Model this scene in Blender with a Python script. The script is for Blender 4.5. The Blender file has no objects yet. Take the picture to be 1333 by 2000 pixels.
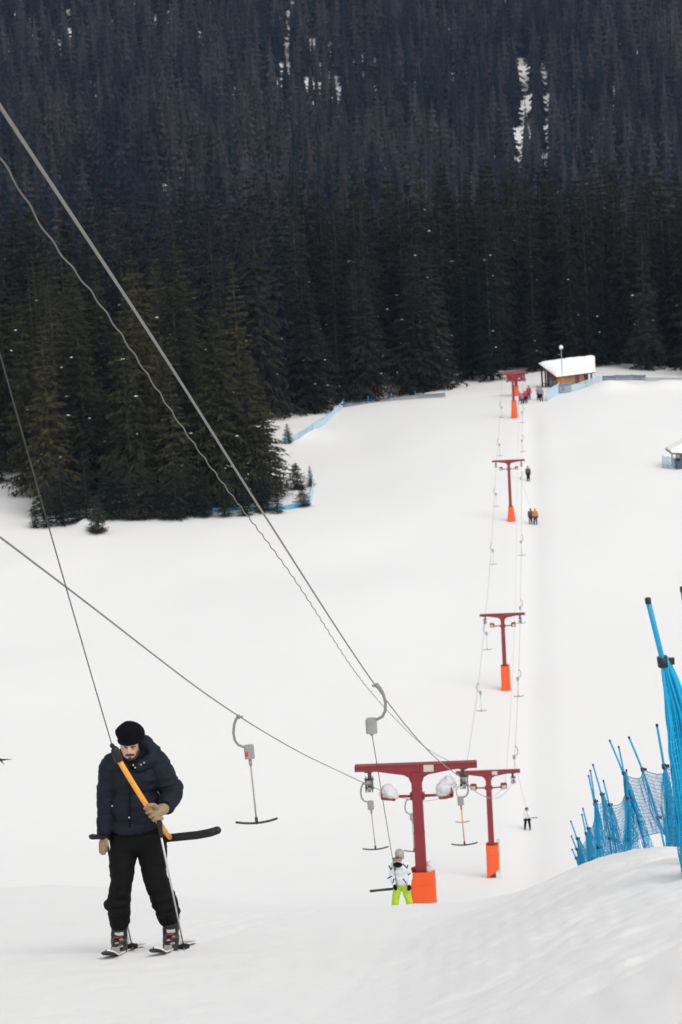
import bpy, bmesh, math, random
import numpy as np
from mathutils import Vector, Matrix, Quaternion, noise as mnoise

random.seed(7)
rng = np.random.default_rng(7)
S = bpy.context.scene
COL = S.collection
rad = math.radians

# ------------------------------------------------------------------ camera model
F = 5600.0                      # focal length in pixels of the 1333x2000 photograph
PITCH = math.atan(.2)
ROLL = rad(3.3)
CZ = 60.0
CAM = np.array([0, 0, CZ])
fw = np.array([0, math.cos(PITCH), -math.sin(PITCH)])
_up = np.array([0, math.sin(PITCH), math.cos(PITCH)])
_ri = np.array([1.0, 0, 0])
RR = _ri * math.cos(ROLL) - _up * math.sin(ROLL)
UU = _up * math.cos(ROLL) + _ri * math.sin(ROLL)


def ray(px, py):
    return fw + RR * (px - 666.5) / F + UU * (1000 - py) / F


def at(px, py, Y):
    """the point of the place seen at that pixel, Y metres in front of the photographer"""
    d = ray(px, py)
    return CAM + d * (Y / d[1])


def proj(p):
    v = np.asarray(p, float) - CAM
    D = v @ fw
    return 666.5 + F * (v @ RR) / D, 1000 - F * (v @ UU) / D


# ------------------------------------------------------------------ small maths
def pchip(xk, yk):
    xk = np.array(xk, float); yk = np.array(yk, float)
    h = np.diff(xk); d = np.diff(yk) / h
    m = np.zeros_like(xk)
    m[0], m[-1] = d[0], d[-1]
    for i in range(1, len(xk) - 1):
        if d[i - 1] * d[i] > 0:
            w1 = 2 * h[i] + h[i - 1]; w2 = h[i] + 2 * h[i - 1]
            m[i] = (w1 + w2) / (w1 / d[i - 1] + w2 / d[i])

    def f(x):
        x = np.asarray(x, float)
        i = np.clip(np.searchsorted(xk, x) - 1, 0, len(xk) - 2)
        t = (x - xk[i]) / h[i]
        t2, t3 = t * t, t * t * t
        return ((2 * t3 - 3 * t2 + 1) * yk[i] + (t3 - 2 * t2 + t) * h[i] * m[i]
                + (-2 * t3 + 3 * t2) * yk[i + 1] + (t3 - t2) * h[i] * m[i + 1])
    return f


def sstep(a, b, x):
    t = np.clip((np.asarray(x, float) - a) / (b - a), 0, 1)
    return t * t * (3 - 2 * t)


def vnoise(x, y, seed=0):
    xi = np.floor(x).astype(np.int64); yi = np.floor(y).astype(np.int64)
    fx = x - xi; fy = y - yi
    fx = fx * fx * fx * (fx * (fx * 6 - 15) + 10); fy = fy * fy * fy * (fy * (fy * 6 - 15) + 10)

    def h(a, b):
        n = (a * 374761393 + b * 668265263 + seed * 974634777) & 0xFFFFFFFF
        n = ((n ^ (n >> 13)) * 1274126177) & 0xFFFFFFFF
        n = n ^ (n >> 16)
        return (n & 0xFFFF) / 32767.5 - 1
    return ((h(xi, yi) * (1 - fx) + h(xi + 1, yi) * fx) * (1 - fy)
            + (h(xi, yi + 1) * (1 - fx) + h(xi + 1, yi + 1) * fx) * fy)


# ------------------------------------------------------------------ the ground
_base = pchip([-70, 0, 15, 20.5, 30, 38, 48, 70.9, 105, 135, 160, 193, 230, 270, 330, 356, 370, 420, 450, 520, 600],
              [77.9, 58.3, 54.12, 52.58, 49.52, 46.75, 43.0, 34.4, 23.1, 14.2, 10.6, 8.17, 5.9, 4.0, 3.6, 2.6, 1.4, -1, -6, -16, -22])
_yA = pchip([-900, 0, 250, 500, 700, 900, 1100, 1333, 2300], [240, 272, 292, 335, 405, 475, 500, 520, 560])
# line of the blue fence along the bank: (Y, X, height over the slope)
_fencepx = [(17, 1345, 1722), (27, 1320, 1668), (36, 1303, 1660), (45, 1282, 1655), (50, 1248, 1659), (55, 1190, 1681), (62, 1134, 1703)]
_fp = np.array([at(px, py, Y) for Y, px, py in _fencepx])
_fx = pchip([-60, 0, 10] + list(_fp[:, 1]) + [80, 110], [0.6, 1.7, 2.0] + list(_fp[:, 0]) + [_fp[-1, 0] + .4, _fp[-1, 0] + 1])
_fh = pchip([-60, 0, 10] + list(_fp[:, 1]) + [80, 110], [.4, .45, .45] + list(_fp[:, 2] - _base(_fp[:, 1])) + [.6, 0])


def zimg(x, y, Y):
    dx = fw[0] + RR[0] * (x - 666.5) / F + UU[0] * (1000 - y) / F
    dy = fw[1] + RR[1] * (x - 666.5) / F + UU[1] * (1000 - y) / F
    dz = fw[2] + RR[2] * (x - 666.5) / F + UU[2] * (1000 - y) / F
    return CZ + dz * Y / dy


MLINE_ = .0757


def ground(X, Y, fine=True):
    X = np.asarray(X, float); Y = np.asarray(Y, float)
    z = _base(np.clip(Y, -70, 600))
    # shoulder left of the lift track
    z = z + .75 * sstep(.3, -5, X) * np.exp(-((Y - 44) / 14) ** 2)
    # piled bank with the blue fence
    d = X - _fx(np.clip(Y, -60, 110))
    bw = 2.3 + 1.6 * sstep(24, 52, Y)
    z = z + _fh(np.clip(Y, -60, 110)) * sstep(-1, 0, (d - .1) / bw) * sstep(110, 80, Y)
    # worn track below the pulling rope
    tr = X - (3.4 + .0757 * (Y - 70.9))
    z = z - .20 * np.exp(-(tr / 1.1) ** 2) * sstep(90, 140, Y) * sstep(345, 320, Y)
    # mounds at the edge of the left stand
    z = z + .9 * np.exp(-(((X + 25.4) / 1.0) ** 2 + ((Y - 279) / 1.5) ** 2))
    z = z + .5 * np.exp(-(((X + 30) / 6) ** 2 + ((Y - 262) / 8) ** 2))
    # berm and ploughed heaps by the hut
    z = z + 1.0 * np.exp(-(((X - 34) / 2.6) ** 2 + ((Y - 350) / 3.5) ** 2))
    z = z + .8 * np.exp(-(((X - 42) / 3.5) ** 2 + ((Y - 352) / 3.0) ** 2))
    z = z + .7 * np.exp(-(((X + 5) / 4) ** 2 + ((Y - 333) / 5) ** 2))
    if fine:
        g = sstep(300, 120, Y)
        z = z + .10 * vnoise(X / 9, Y / 14, 3) * (1 - .5 * g) + (.6 * vnoise(X / 30, Y / 45, 5) + .24 * vnoise(X / 11, Y / 19, 6)) * sstep(140, 220, Y)
        n = sstep(75, 40, Y)
        z = z + n * (.022 * vnoise(X / 1.9, Y / 3.2, 11) + .011 * vnoise(X / .55, Y / .9, 12) + .006 * vnoise(X / .19, Y / .3, 13) + .004 * vnoise(X / .09, Y / .13, 14))
        b = n * sstep(-1.0, -.25, d / bw)
        z = z + b * (.022 * vnoise(X / .9, Y / 1.4, 21) + .014 * np.abs(vnoise(X / .3, Y / .4, 22)) + .022 * np.maximum(0, vnoise(X / .16, Y / .17, 23) - .25) + .012 * vnoise(X / .09, Y / .1, 24))
        # a combed patch left by the groomer, and the ruts of the skis on the lift track
        cm = sstep(.15, .5, X) * sstep(1.75, 1.4, X) * sstep(14.5, 15.5, Y) * sstep(20.5, 18.5, Y)
        z = z + 0.004 * cm * np.sin(2 * np.pi * (X - .05 * Y) / .12)
        for x0 in (-2.0, -1.62, -1.8, -1.3):
            q = X - (x0 + MLINE_ * (Y - 20.5) + .03 * np.sin(Y * .8 + x0 * 5))
            z = z - n * .012 * np.exp(-(q / .05) ** 2) * sstep(20.6, 21.2, Y)
        # old ski grooves across the foreground
        for k, (x0, m, w) in enumerate([(1.2, .06, .05), (1.55, .06, .05), (-.2, .13, .04), (2.3, .03, .06), (.4, .1, .05), (-2.6, .05, .05), (-2.95, .05, .05)]):
            q = X - (x0 + m * (Y - 18) + .25 * np.sin(Y * .35 + k))
            z = z - n * .006 * np.exp(-(q / w) ** 2)
    # the ridge and the mountainside beyond the valley
    x = 666.5 + X / np.maximum(Y, 1) * F
    x = np.clip(x, -900, 2300)
    zc = zimg(x, _yA(x), 840.0)
    zt = zimg(x, -90 + 0 * x, 1200.0)
    far = np.where(Y < 840, -22 + (zc + 22) * np.clip((Y - 600) / 240, 0, 1) ** 1.1,
          np.where(Y < 930, zc + (-36 - zc) * sstep(840, 930, Y),
          np.where(Y < 1200, -36 + (zt + 36) * ((Y - 930) / 270), zt + (Y - 1200) * .25)))
    far = far + 5 * vnoise(X / 60, Y / 60, 31) + 2 * vnoise(X / 22, Y / 25, 32)
    return np.where(Y > 600, far, z)


def gz(X, Y):
    return float(ground(np.array([X]), np.array([Y]))[0])


def hit(px, py, y0=10, y1=600):
    """where the sight line through a pixel meets the snow (searching from y0)"""
    Ys = np.linspace(y0, y1, 6000)
    d = ray(px, py)
    P = CAM[None] + d[None] * (Ys / d[1])[:, None]
    below = P[:, 2] < ground(P[:, 0], Ys)
    i = int(np.argmax(below)) if below.any() else len(Ys) - 1
    p = P[i].copy(); p[2] = gz(p[0], p[1])
    return p


# ------------------------------------------------------------------ materials
def mat(name, col, rough=.6, var=.15, scale=8.0, bump=0.0, bscale=40.0, metal=0.0, spec=.5, rnd=None, attr=None):
    m = bpy.data.materials.new(name); m.use_nodes = True
    nt = m.node_tree; N = nt.nodes; L = nt.links
    bs = N['Principled BSDF']
    bs.inputs['Roughness'].default_value = rough
    bs.inputs['Metallic'].default_value = metal
    bs.inputs['Specular IOR Level'].default_value = spec
    tc = N.new('ShaderNodeTexCoord')
    nz = N.new('ShaderNodeTexNoise'); nz.inputs['Scale'].default_value = scale; nz.inputs['Detail'].default_value = 5
    L.new(tc.outputs['Object'], nz.inputs['Vector'])
    mx = N.new('ShaderNodeMix'); mx.data_type = 'RGBA'
    c = np.array(col)
    mx.inputs[6].default_value = (*np.clip(c * (1 - var), 0, 1), 1)
    mx.inputs[7].default_value = (*np.clip(c * (1 + var), 0, 1), 1)
    L.new(nz.outputs['Fac'], mx.inputs[0])
    out = mx.outputs[2]
    if rnd is not None:
        oi = N.new('ShaderNodeObjectInfo')
        m2 = N.new('ShaderNodeMix'); m2.data_type = 'RGBA'
        m2.inputs[7].default_value = (*rnd, 1)
        L.new(oi.outputs['Random'], m2.inputs[0]); L.new(out, m2.inputs[6])
        out = m2.outputs[2]
    if attr is not None:
        an = N.new('ShaderNodeAttribute'); an.attribute_name = 'tint'
        m3 = N.new('ShaderNodeMix'); m3.data_type = 'RGBA'
        m3.inputs[7].default_value = (*attr, 1)
        L.new(an.outputs['Fac'], m3.inputs[0]); L.new(out, m3.inputs[6])
        out = m3.outputs[2]
    L.new(out, bs.inputs['Base Color'])
    if bump:
        nb = N.new('ShaderNodeTexNoise'); nb.inputs['Scale'].default_value = bscale; nb.inputs['Detail'].default_value = 6
        L.new(tc.outputs['Object'], nb.inputs['Vector'])
        bp = N.new('ShaderNodeBump'); bp.inputs['Strength'].default_value = bump; bp.inputs['Distance'].default_value = .02
        L.new(nb.outputs['Fac'], bp.inputs['Height']); L.new(bp.outputs['Normal'], bs.inputs['Normal'])
    return m


M = {}
M['snow'] = mat('snow', (.86, .858, .86), .75, .015, .35, .25, 9.0, spec=.2)
M['fluff'] = mat('fresh_snow', (.87, .87, .88), .8, .01, 3, .3, 14, spec=.2)
M['shadesnow'] = mat('shade_grey_snow', (.66, .66, .69), .7, .10, 6, .5, 20, spec=.25)  # snow greyed: the heaps' soft shade is put into the colour
M['red'] = mat('red_paint', (.235, .022, .030), .55, .16, 3.0, .08, 30)
M['redpale'] = mat('pale_red_paint', (.26, .06, .06), .6, .2, 3.0, .08, 30)  # paler, less saturated red
M['pad'] = mat('orange_pad', (.84, .10, .010), .55, .08, 2.5, .25, 5)
M['steel'] = mat('galvanised_steel', (.27, .275, .27), .45, .15, 14, metal=.5)
M['dsteel'] = mat('dark_steel', (.075, .07, .065), .5, .25, 10, metal=.3)
M['boxgrey'] = mat('grey_housing', (.30, .30, .29), .5, .12, 12, .05, 40)
M['rope'] = mat('wire_rope', (.24, .235, .225), .5, .2, 60, metal=.4)
M['cable'] = mat('signal_wire', (.14, .135, .125), .6, .2, 60)
M['cord'] = mat('black_cord', (.03, .03, .032), .6, .2, 30)
M['barblack'] = mat('dark_rubber', (.035, .034, .03), .6, .2, 20)
M['pole'] = mat('grey_tube', (.33, .325, .30), .5, .1, 20)
M['poleor'] = mat('orange_tube', (.62, .20, .05), .45, .12, 20)
M['sign'] = mat('sign_plate', (.55, .54, .48), .5, .12, 20)
M['redsticker'] = mat('red_sticker', (.6, .03, .04), .5, .1, 20)
M['navy'] = mat('navy_nylon', (.0055, .0088, .0175), .7, .25, 9, .25, 60, spec=.25)
M['black'] = mat('black_fabric', (.0042, .0042, .0048), .78, .3, 9, .3, 60, spec=.16)
M['knit'] = mat('black_knit', (.005, .005, .008), .9, .35, 60, .8, 160, spec=.1)
M['skin'] = mat('skin', (.56, .33, .255), .5, .12, 26, spec=.4)
M['lip'] = mat('lips', (.36, .15, .14), .5, .1, 30)
M['hair'] = mat('dark_hair', (.03, .02, .016), .7, .3, 80)
M['tan'] = mat('tan_glove', (.30, .215, .125), .7, .2, 18, .3, 60)
M['bootgrey'] = mat('boot_plastic', (.018, .018, .021), .5, .6, 30, spec=.3)
M['bootlight'] = mat('buckle_metal', (.5, .49, .48), .35, .2, 30, metal=.4)
M['bootwhite'] = mat('white_strap', (.55, .55, .55), .5, .1, 20)
M['bootred'] = mat('red_trim', (.3, .03, .04), .5, .1, 20)
M['skitop'] = mat('ski_top', (.42, .39, .33), .35, .2, 16)
M['skiwhite'] = mat('ski_white', (.75, .75, .75), .3, .1, 16)
M['skibase'] = mat('ski_base', (.03, .03, .035), .4, .2, 16)
M['alu'] = mat('pole_aluminium', (.55, .55, .56), .3, .1, 30, metal=.6)
M['torange'] = mat('yellow_orange_tube', (.83, .34, .035), .4, .07, 12)
M['tgrip'] = mat('black_grip', (.016, .016, .021), .55, .3, 30, spec=.3)
M['blue'] = mat('blue_plastic', (.003, .31, .58), .45, .12, 10)
M['bluenet'] = mat('blue_net', (.003, .42, .74), .6, .15, 10)
M['netdark'] = mat('grey_blue_net', (.006, .24, .47), .6, .2, 10)
M['palenet'] = mat('pale_blue_net', (.52, .67, .76), .6, .08, 10)
M['midnet'] = mat('mid_blue_net', (.12, .32, .46), .6, .1, 10)
M['duskynet'] = mat('dusky_net', (.012, .05, .10), .6, .15, 10)
M['deepnet'] = mat('deep_blue_net', (.012, .06, .13), .6, .15, 10)
M['clip'] = mat('black_clip', (.018, .014, .02), .5, .2, 20)
M['white'] = mat('white_cloth', (.72, .73, .80), .6, .06, 12, .2, 40)
M['lime'] = mat('lime_fabric', (.45, .62, .03), .6, .08, 12, .2, 40)
M['greyhelm'] = mat('grey_helmet', (.33, .33, .34), .4, .35, 30)
M['goggle'] = mat('goggle_lens', (.015, .015, .018), .15, .1, 10)
M['lens'] = mat('pink_lens', (.30, .16, .15), .2, .2, 20)
M['gogframe'] = mat('goggle_band', (.45, .42, .42), .5, .1, 10)
M['redcloth'] = mat('red_cloth', (.42, .03, .05), .7, .2, 10)
M['orangecloth'] = mat('ochre_cloth', (.50, .19, .04), .7, .2, 10)
M['browncloth'] = mat('brown_cloth', (.085, .06, .045), .7, .3, 10)
M['bluecloth'] = mat('dark_blue_cloth', (.03, .035, .07), .7, .3, 10)
M['pink'] = mat('pink_cloth', (.55, .10, .18), .7, .2, 10)
M['greycloth'] = mat('grey_cloth', (.25, .25, .29), .7, .2, 10)
M['ochre'] = mat('ochre_boards', (.36, .18, .07), .7, .22, 2.0)
M['brown'] = mat('red_brown_boards', (.10, .045, .035), .7, .25, 2.0)
M['dkwood'] = mat('dark_wood', (.05, .032, .026), .7, .2, 3)
M['glass'] = mat('window_glass', (.10, .13, .15), .1, .1, 3)
M['inside'] = mat('doorway_shade', (.02, .018, .018), .8, .1, 3)  # near-black colour painting the shade inside an opening
M['lampwhite'] = mat('white_lamp', (.8, .8, .8), .4, .03, 5)
M['greypole'] = mat('grey_lamp_pole', (.28, .29, .30), .5, .1, 10)
M['bark'] = mat('bark', (.045, .034, .027), .9, .3, 4)
M['needle'] = mat('spruce_needles', (.006, .011, .009), .8, .4, .7, spec=.1, rnd=(.032, .030, .021))
M['olive'] = mat('olive_needles', (.010, .017, .010), .8, .4, .7, spec=.1, rnd=(.056, .051, .027))
M['young'] = mat('young_needles', (.016, .026, .021), .8, .3, .9, spec=.1, rnd=(.036, .038, .026))
M['hazeneedle'] = mat('haze_tint_needles', (.008, .013, .019), .85, .3, .05, spec=.05, attr=(.044, .041, .045))  # distance haze painted in: needles tinted bluish and paler


def planks(m, n, axis):
    """narrow dark joints between boards"""
    nt = m.node_tree; N = nt.nodes; L = nt.links; bs = N['Principled BSDF']
    tc = N.new('ShaderNodeTexCoord'); w = N.new('ShaderNodeTexWave'); w.bands_direction = axis
    w.inputs['Scale'].default_value = n; w.inputs['Distortion'].default_value = .2
    L.new(tc.outputs['Object'], w.inputs['Vector'])
    r = N.new('ShaderNodeValToRGB'); r.color_ramp.elements[0].color = (.35, .35, .35, 1); r.color_ramp.elements[1].position = .25
    L.new(w.outputs['Fac'], r.inputs['Fac'])
    mx = N.new('ShaderNodeMix'); mx.data_type = 'RGBA'; mx.blend_type = 'MULTIPLY'; mx.inputs[0].default_value = 1
    src = bs.inputs['Base Color'].links[0].from_socket
    L.new(src, mx.inputs[6]); L.new(r.outputs['Color'], mx.inputs[7]); L.new(mx.outputs[2], bs.inputs['Base Color'])


planks(M['ochre'], 1.1, 'Z'); planks(M['brown'], 1.1, 'Z')


def grain(m):
    nt = m.node_tree; N = nt.nodes; L = nt.links; bs = N['Principled BSDF']
    b1 = bs.inputs['Normal'].links[0].from_node
    tc = N.new('ShaderNodeTexCoord'); nz = N.new('ShaderNodeTexNoise'); nz.inputs['Scale'].default_value = 34; nz.inputs['Detail'].default_value = 8; nz.inputs['Roughness'].default_value = .7
    L.new(tc.outputs['Object'], nz.inputs['Vector'])
    b2 = N.new('ShaderNodeBump'); b2.inputs['Strength'].default_value = .5; b2.inputs['Distance'].default_value = .02
    L.new(nz.outputs['Fac'], b2.inputs['Height']); L.new(b1.outputs['Normal'], b2.inputs['Normal']); L.new(b2.outputs['Normal'], bs.inputs['Normal'])


grain(M['snow'])

# ------------------------------------------------------------------ mesh building
def link(name, me, parent=None, loc=(0, 0, 0)):
    o = bpy.data.objects.new(name, me); COL.objects.link(o)
    o.location = loc
    if parent is not None:
        o.parent = parent
    return o


def tag(o, label=None, cat=None, group=None, kind=None):
    if label: o['label'] = label
    if cat: o['category'] = cat
    if group: o['group'] = group
    if kind: o['kind'] = kind
    return o


def empty(name, loc, label, cat, group=None, rz=0.0):
    o = link(name, None, None, tuple(float(v) for v in loc))
    o.rotation_euler.z = rz; o.empty_display_size = .3
    return tag(o, label, cat, group)


class MB:
    """collects shapes given in world coordinates and links them as ONE mesh object"""
    def __init__(self):
        self.v = []; self.f = []; self.mi = []; self.sm = []

    def add(self, vs, fs, mi=0, sm=True):
        b = len(self.v)
        self.v += [tuple(map(float, p)) for p in vs]
        self.f += [tuple(b + i for i in q) for q in fs]
        self.mi += [mi] * len(fs); self.sm += [sm] * len(fs)
        return self

    def tube(self, pts, r, n=8, mi=0, caps=True, sm=True):
        pts = [Vector(p) for p in pts]
        rs = r if hasattr(r, '__len__') else [r] * len(pts)
        vs = []; fs = []
        t0 = (pts[1] - pts[0]).normalized()
        ref = Vector((0, 0, 1)) if abs(t0.z) < .9 else Vector((1, 0, 0))
        u = t0.cross(ref).normalized()
        for i, p in enumerate(pts):
            t = (pts[min(i + 1, len(pts) - 1)] - pts[max(i - 1, 0)]).normalized()
            u = (u - t * u.dot(t)).normalized(); w = t.cross(u)
            for k in range(n):
                a = 2 * math.pi * k / n
                vs.append(p + (u * math.cos(a) + w * math.sin(a)) * rs[i])
        for i in range(len(pts) - 1):
            for k in range(n):
                a = i * n + k; b = i * n + (k + 1) % n
                fs.append((a, b, b + n, a + n))
        if caps:
            fs.append(tuple(range(n))[::-1]); fs.append(tuple((len(pts) - 1) * n + k for k in range(n)))
        return self.add(vs, fs, mi, sm)

    def box(self, c, size, ax=None, mi=0, bev=0.0, taper=(1, 1)):
        c = Vector(c)
        X, Y, Z = ax if ax is not None else (Vector((1, 0, 0)), Vector((0, 1, 0)), Vector((0, 0, 1)))
        X, Y, Z = Vector(X), Vector(Y), Vector(Z)
        sx, sy, sz = [s / 2 for s in size]
        b = min(bev, sx * .45, sy * .45)
        ring = [(-sx + b, -sy), (sx - b, -sy), (sx, -sy + b), (sx, sy - b), (sx - b, sy), (-sx + b, sy), (-sx, sy - b), (-sx, -sy + b)] if b > 0 else \
               [(-sx, -sy), (sx, -sy), (sx, sy), (-sx, sy)]
        n = len(ring); vs = []
        for z, q in ((-sz, 1), (sz, taper)):
            for x, y in ring:
                kx, ky = (1, 1) if q == 1 else q
                vs.append(c + X * x * kx + Y * y * ky + Z * z)
        fs = [tuple(range(n))[::-1], tuple(range(n, 2 * n))] + [(k, (k + 1) % n, n + (k + 1) % n, n + k) for k in range(n)]
        return self.add(vs, fs, mi, False)

    def prism(self, poly, o, X, Z, N, depth, mi=0):
        """polygon in the plane o + X*a + Z*b, extruded by depth about that plane along N"""
        o, X, Z, N = Vector(o), Vector(X), Vector(Z), Vector(N)
        n = len(poly)
        vs = [o + X * a + Z * b - N * depth / 2 for a, b in poly] + [o + X * a + Z * b + N * depth / 2 for a, b in poly]
        fs = [tuple(range(n)), tuple(range(n, 2 * n))[::-1]] + [((k + 1) % n, k, n + k, n + (k + 1) % n) for k in range(n)]
        return self.add(vs, fs, mi, False)

    def ell(self, c, r, rot=None, nu=16, nv=10, mi=0):
        c = Vector(c); vs = []; fs = []
        for j in range(1, nv):
            th = math.pi * j / nv
            for i in range(nu):
                ph = 2 * math.pi * i / nu
                p = Vector((r[0] * math.sin(th) * math.cos(ph), r[1] * math.sin(th) * math.sin(ph), r[2] * math.cos(th)))
                vs.append(c + (rot @ p if rot is not None else p))
        t = Vector((0, 0, r[2])); bt = -t
        vs.append(c + (rot @ t if rot is not None else t)); vs.append(c + (rot @ bt if rot is not None else bt))
        T = len(vs) - 2; B = T + 1
        for j in range(nv - 2):
            for i in range(nu):
                a = j * nu + i; b = j * nu + (i + 1) % nu
                fs.append((a, a + nu, b + nu, b))
        for i in range(nu):
            fs.append((T, i, (i + 1) % nu)); fs.append((B, (nv - 2) * nu + (i + 1) % nu, (nv - 2) * nu + i))
        return self.add(vs, fs, mi, True)

    def cap(self, p0, p1, r0, r1, n=14, mi=0):
        p0, p1 = Vector(p0), Vector(p1)
        d = (p1 - p0); L = d.length
        t = d / L if L > 1e-6 else Vector((0, 0, 1))
        pts = []; rs = []
        for k in range(1, 5):
            a = math.pi / 2 * (1 - k / 4); pts.append(p0 - t * r0 * math.sin(a)); rs.append(max(r0 * math.cos(a), 1e-4))
        for k in range(1, 4):
            pts.append(p0 + t * L * k / 4); rs.append(r0 + (r1 - r0) * k / 4)
        for k in range(4):
            a = math.pi / 2 * k / 4; pts.append(p1 + t * r1 * math.sin(a)); rs.append(max(r1 * math.cos(a), 1e-4))
        return self.tube(pts, rs, n, mi)

    def grid(self, P, mi=0, sm=True):
        """P: rows of equal-length point lists"""
        nr, nc = len(P), len(P[0])
        vs = [p for row in P for p in row]
        fs = [(i * nc + j, i * nc + j + 1, (i + 1) * nc + j + 1, (i + 1) * nc + j) for i in range(nr - 1) for j in range(nc - 1)]
        return self.add(vs, fs, mi, sm)

    def mesh(self, name, org=(0, 0, 0)):
        me = bpy.data.meshes.new(name)
        ox, oy, oz = org
        me.from_pydata([(x - ox, y - oy, z - oz) for x, y, z in self.v], [], self.f)
        me.polygons.foreach_set('material_index', self.mi)
        me.polygons.foreach_set('use_smooth', self.sm)
        me.update()
        return me

    def build(self, name, mats, parent=None, org=None):
        if org is None:
            org = (0, 0, 0)
            p = parent
            while p is not None:
                org = tuple(p.location) if p.parent is None else org
                p = p.parent
        me = self.mesh(name, org)
        for m in (mats if isinstance(mats, (list, tuple)) else [mats]):
            me.materials.append(m)
        return link(name, me, parent, org if parent is None else (0, 0, 0))


def blob(name, mb, mats, parent, vox, smooth=4, fold=None):
    """unites the overlapping shapes of mb into one continuous skin"""
    me = mb.mesh(name + '_raw')
    o = bpy.data.objects.new('raw', me); COL.objects.link(o)
    r = o.modifiers.new('r', 'REMESH'); r.mode = 'VOXEL'; r.voxel_size = vox
    if smooth:
        s = o.modifiers.new('s', 'SMOOTH'); s.factor = .5; s.iterations = smooth
    dg = bpy.context.evaluated_depsgraph_get()
    out = bpy.data.meshes.new_from_object(o.evaluated_get(dg))
    out.name = name
    bpy.data.objects.remove(o); bpy.data.meshes.remove(me)
    root = parent
    while root.parent is not None:
        root = root.parent
    org = np.array(root.location)
    n = len(out.vertices)
    co = np.empty(n * 3); out.vertices.foreach_get('co', co); co = co.reshape(-1, 3)
    if fold:
        nm = np.empty(n * 3); out.vertex_normals.foreach_get('vector', nm); nm = nm.reshape(-1, 3)
        d = np.array([sum(a * (1 - 1.6 * abs(mnoise.noise(Vector((p[0] * sx + k * 7, p[1] * sx, p[2] * sz))))) for k, (a, sx, sz) in enumerate(fold)) for p in co])
        co = co + nm * d[:, None]
    co = co - org
    out.vertices.foreach_set('co', co.ravel())
    out.materials.clear()
    for m in (mats if isinstance(mats, (list, tuple)) else [mats]):
        out.materials.append(m)
    out.polygons.foreach_set('use_smooth', [True] * len(out.polygons))
    out.polygons.foreach_set('material_index', [0] * len(out.polygons))
    out.update()
    return link(name, out, parent)


def V3(p):
    return Vector((float(p[0]), float(p[1]), float(p[2])))


# ------------------------------------------------------------------ ground sheet
def build_ground():
    rows = np.concatenate([np.arange(-60, 8, 3.0), np.arange(8, 13, .25), np.arange(13, 26, .045), np.arange(26, 50, .09), np.arange(50, 140, .5),
                           np.arange(140, 400, 1.5), np.arange(400, 600, 6), np.arange(600, 1450, 7)])
    nu = 361
    u = np.linspace(-1, 1, nu)
    su = np.sign(u) * np.abs(u)
    Y = rows[:, None] * np.ones(nu)[None]
    W = 4.2 + .155 * np.abs(rows)
    X = su[None] * W[:, None]
    k = np.clip((np.abs(u) - .93) / .07, 0, 1)
    X = X + np.sign(u)[None] * (k ** 2)[None] * (60 + .16 * np.abs(rows))[:, None]
    Z = ground(X, Y)
    co = np.stack([X, Y, Z], -1).reshape(-1, 3)
    nr = len(rows)
    i = np.arange(nr - 1)[:, None] * nu + np.arange(nu - 1)[None]
    q = np.stack([i, i + 1, i + 1 + nu, i + nu], -1).reshape(-1, 4)
    me = bpy.data.meshes.new('ground')
    me.vertices.add(len(co)); me.vertices.foreach_set('co', co.ravel())
    me.loops.add(q.size); me.loops.foreach_set('vertex_index', q.ravel().astype(np.int32))
    me.polygons.add(len(q)); me.polygons.foreach_set('loop_start', (np.arange(len(q)) * 4).astype(np.int32))
    me.polygons.foreach_set('loop_total', np.full(len(q), 4, np.int32))
    me.polygons.foreach_set('use_smooth', np.ones(len(q), bool))
    me.update(calc_edges=True)
    me.materials.append(M['snow'])
    o = link('ground', me)
    tag(o, 'white snow covered ski slope falling away to the valley', 'snow ground', None, 'structure')


build_ground()

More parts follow.
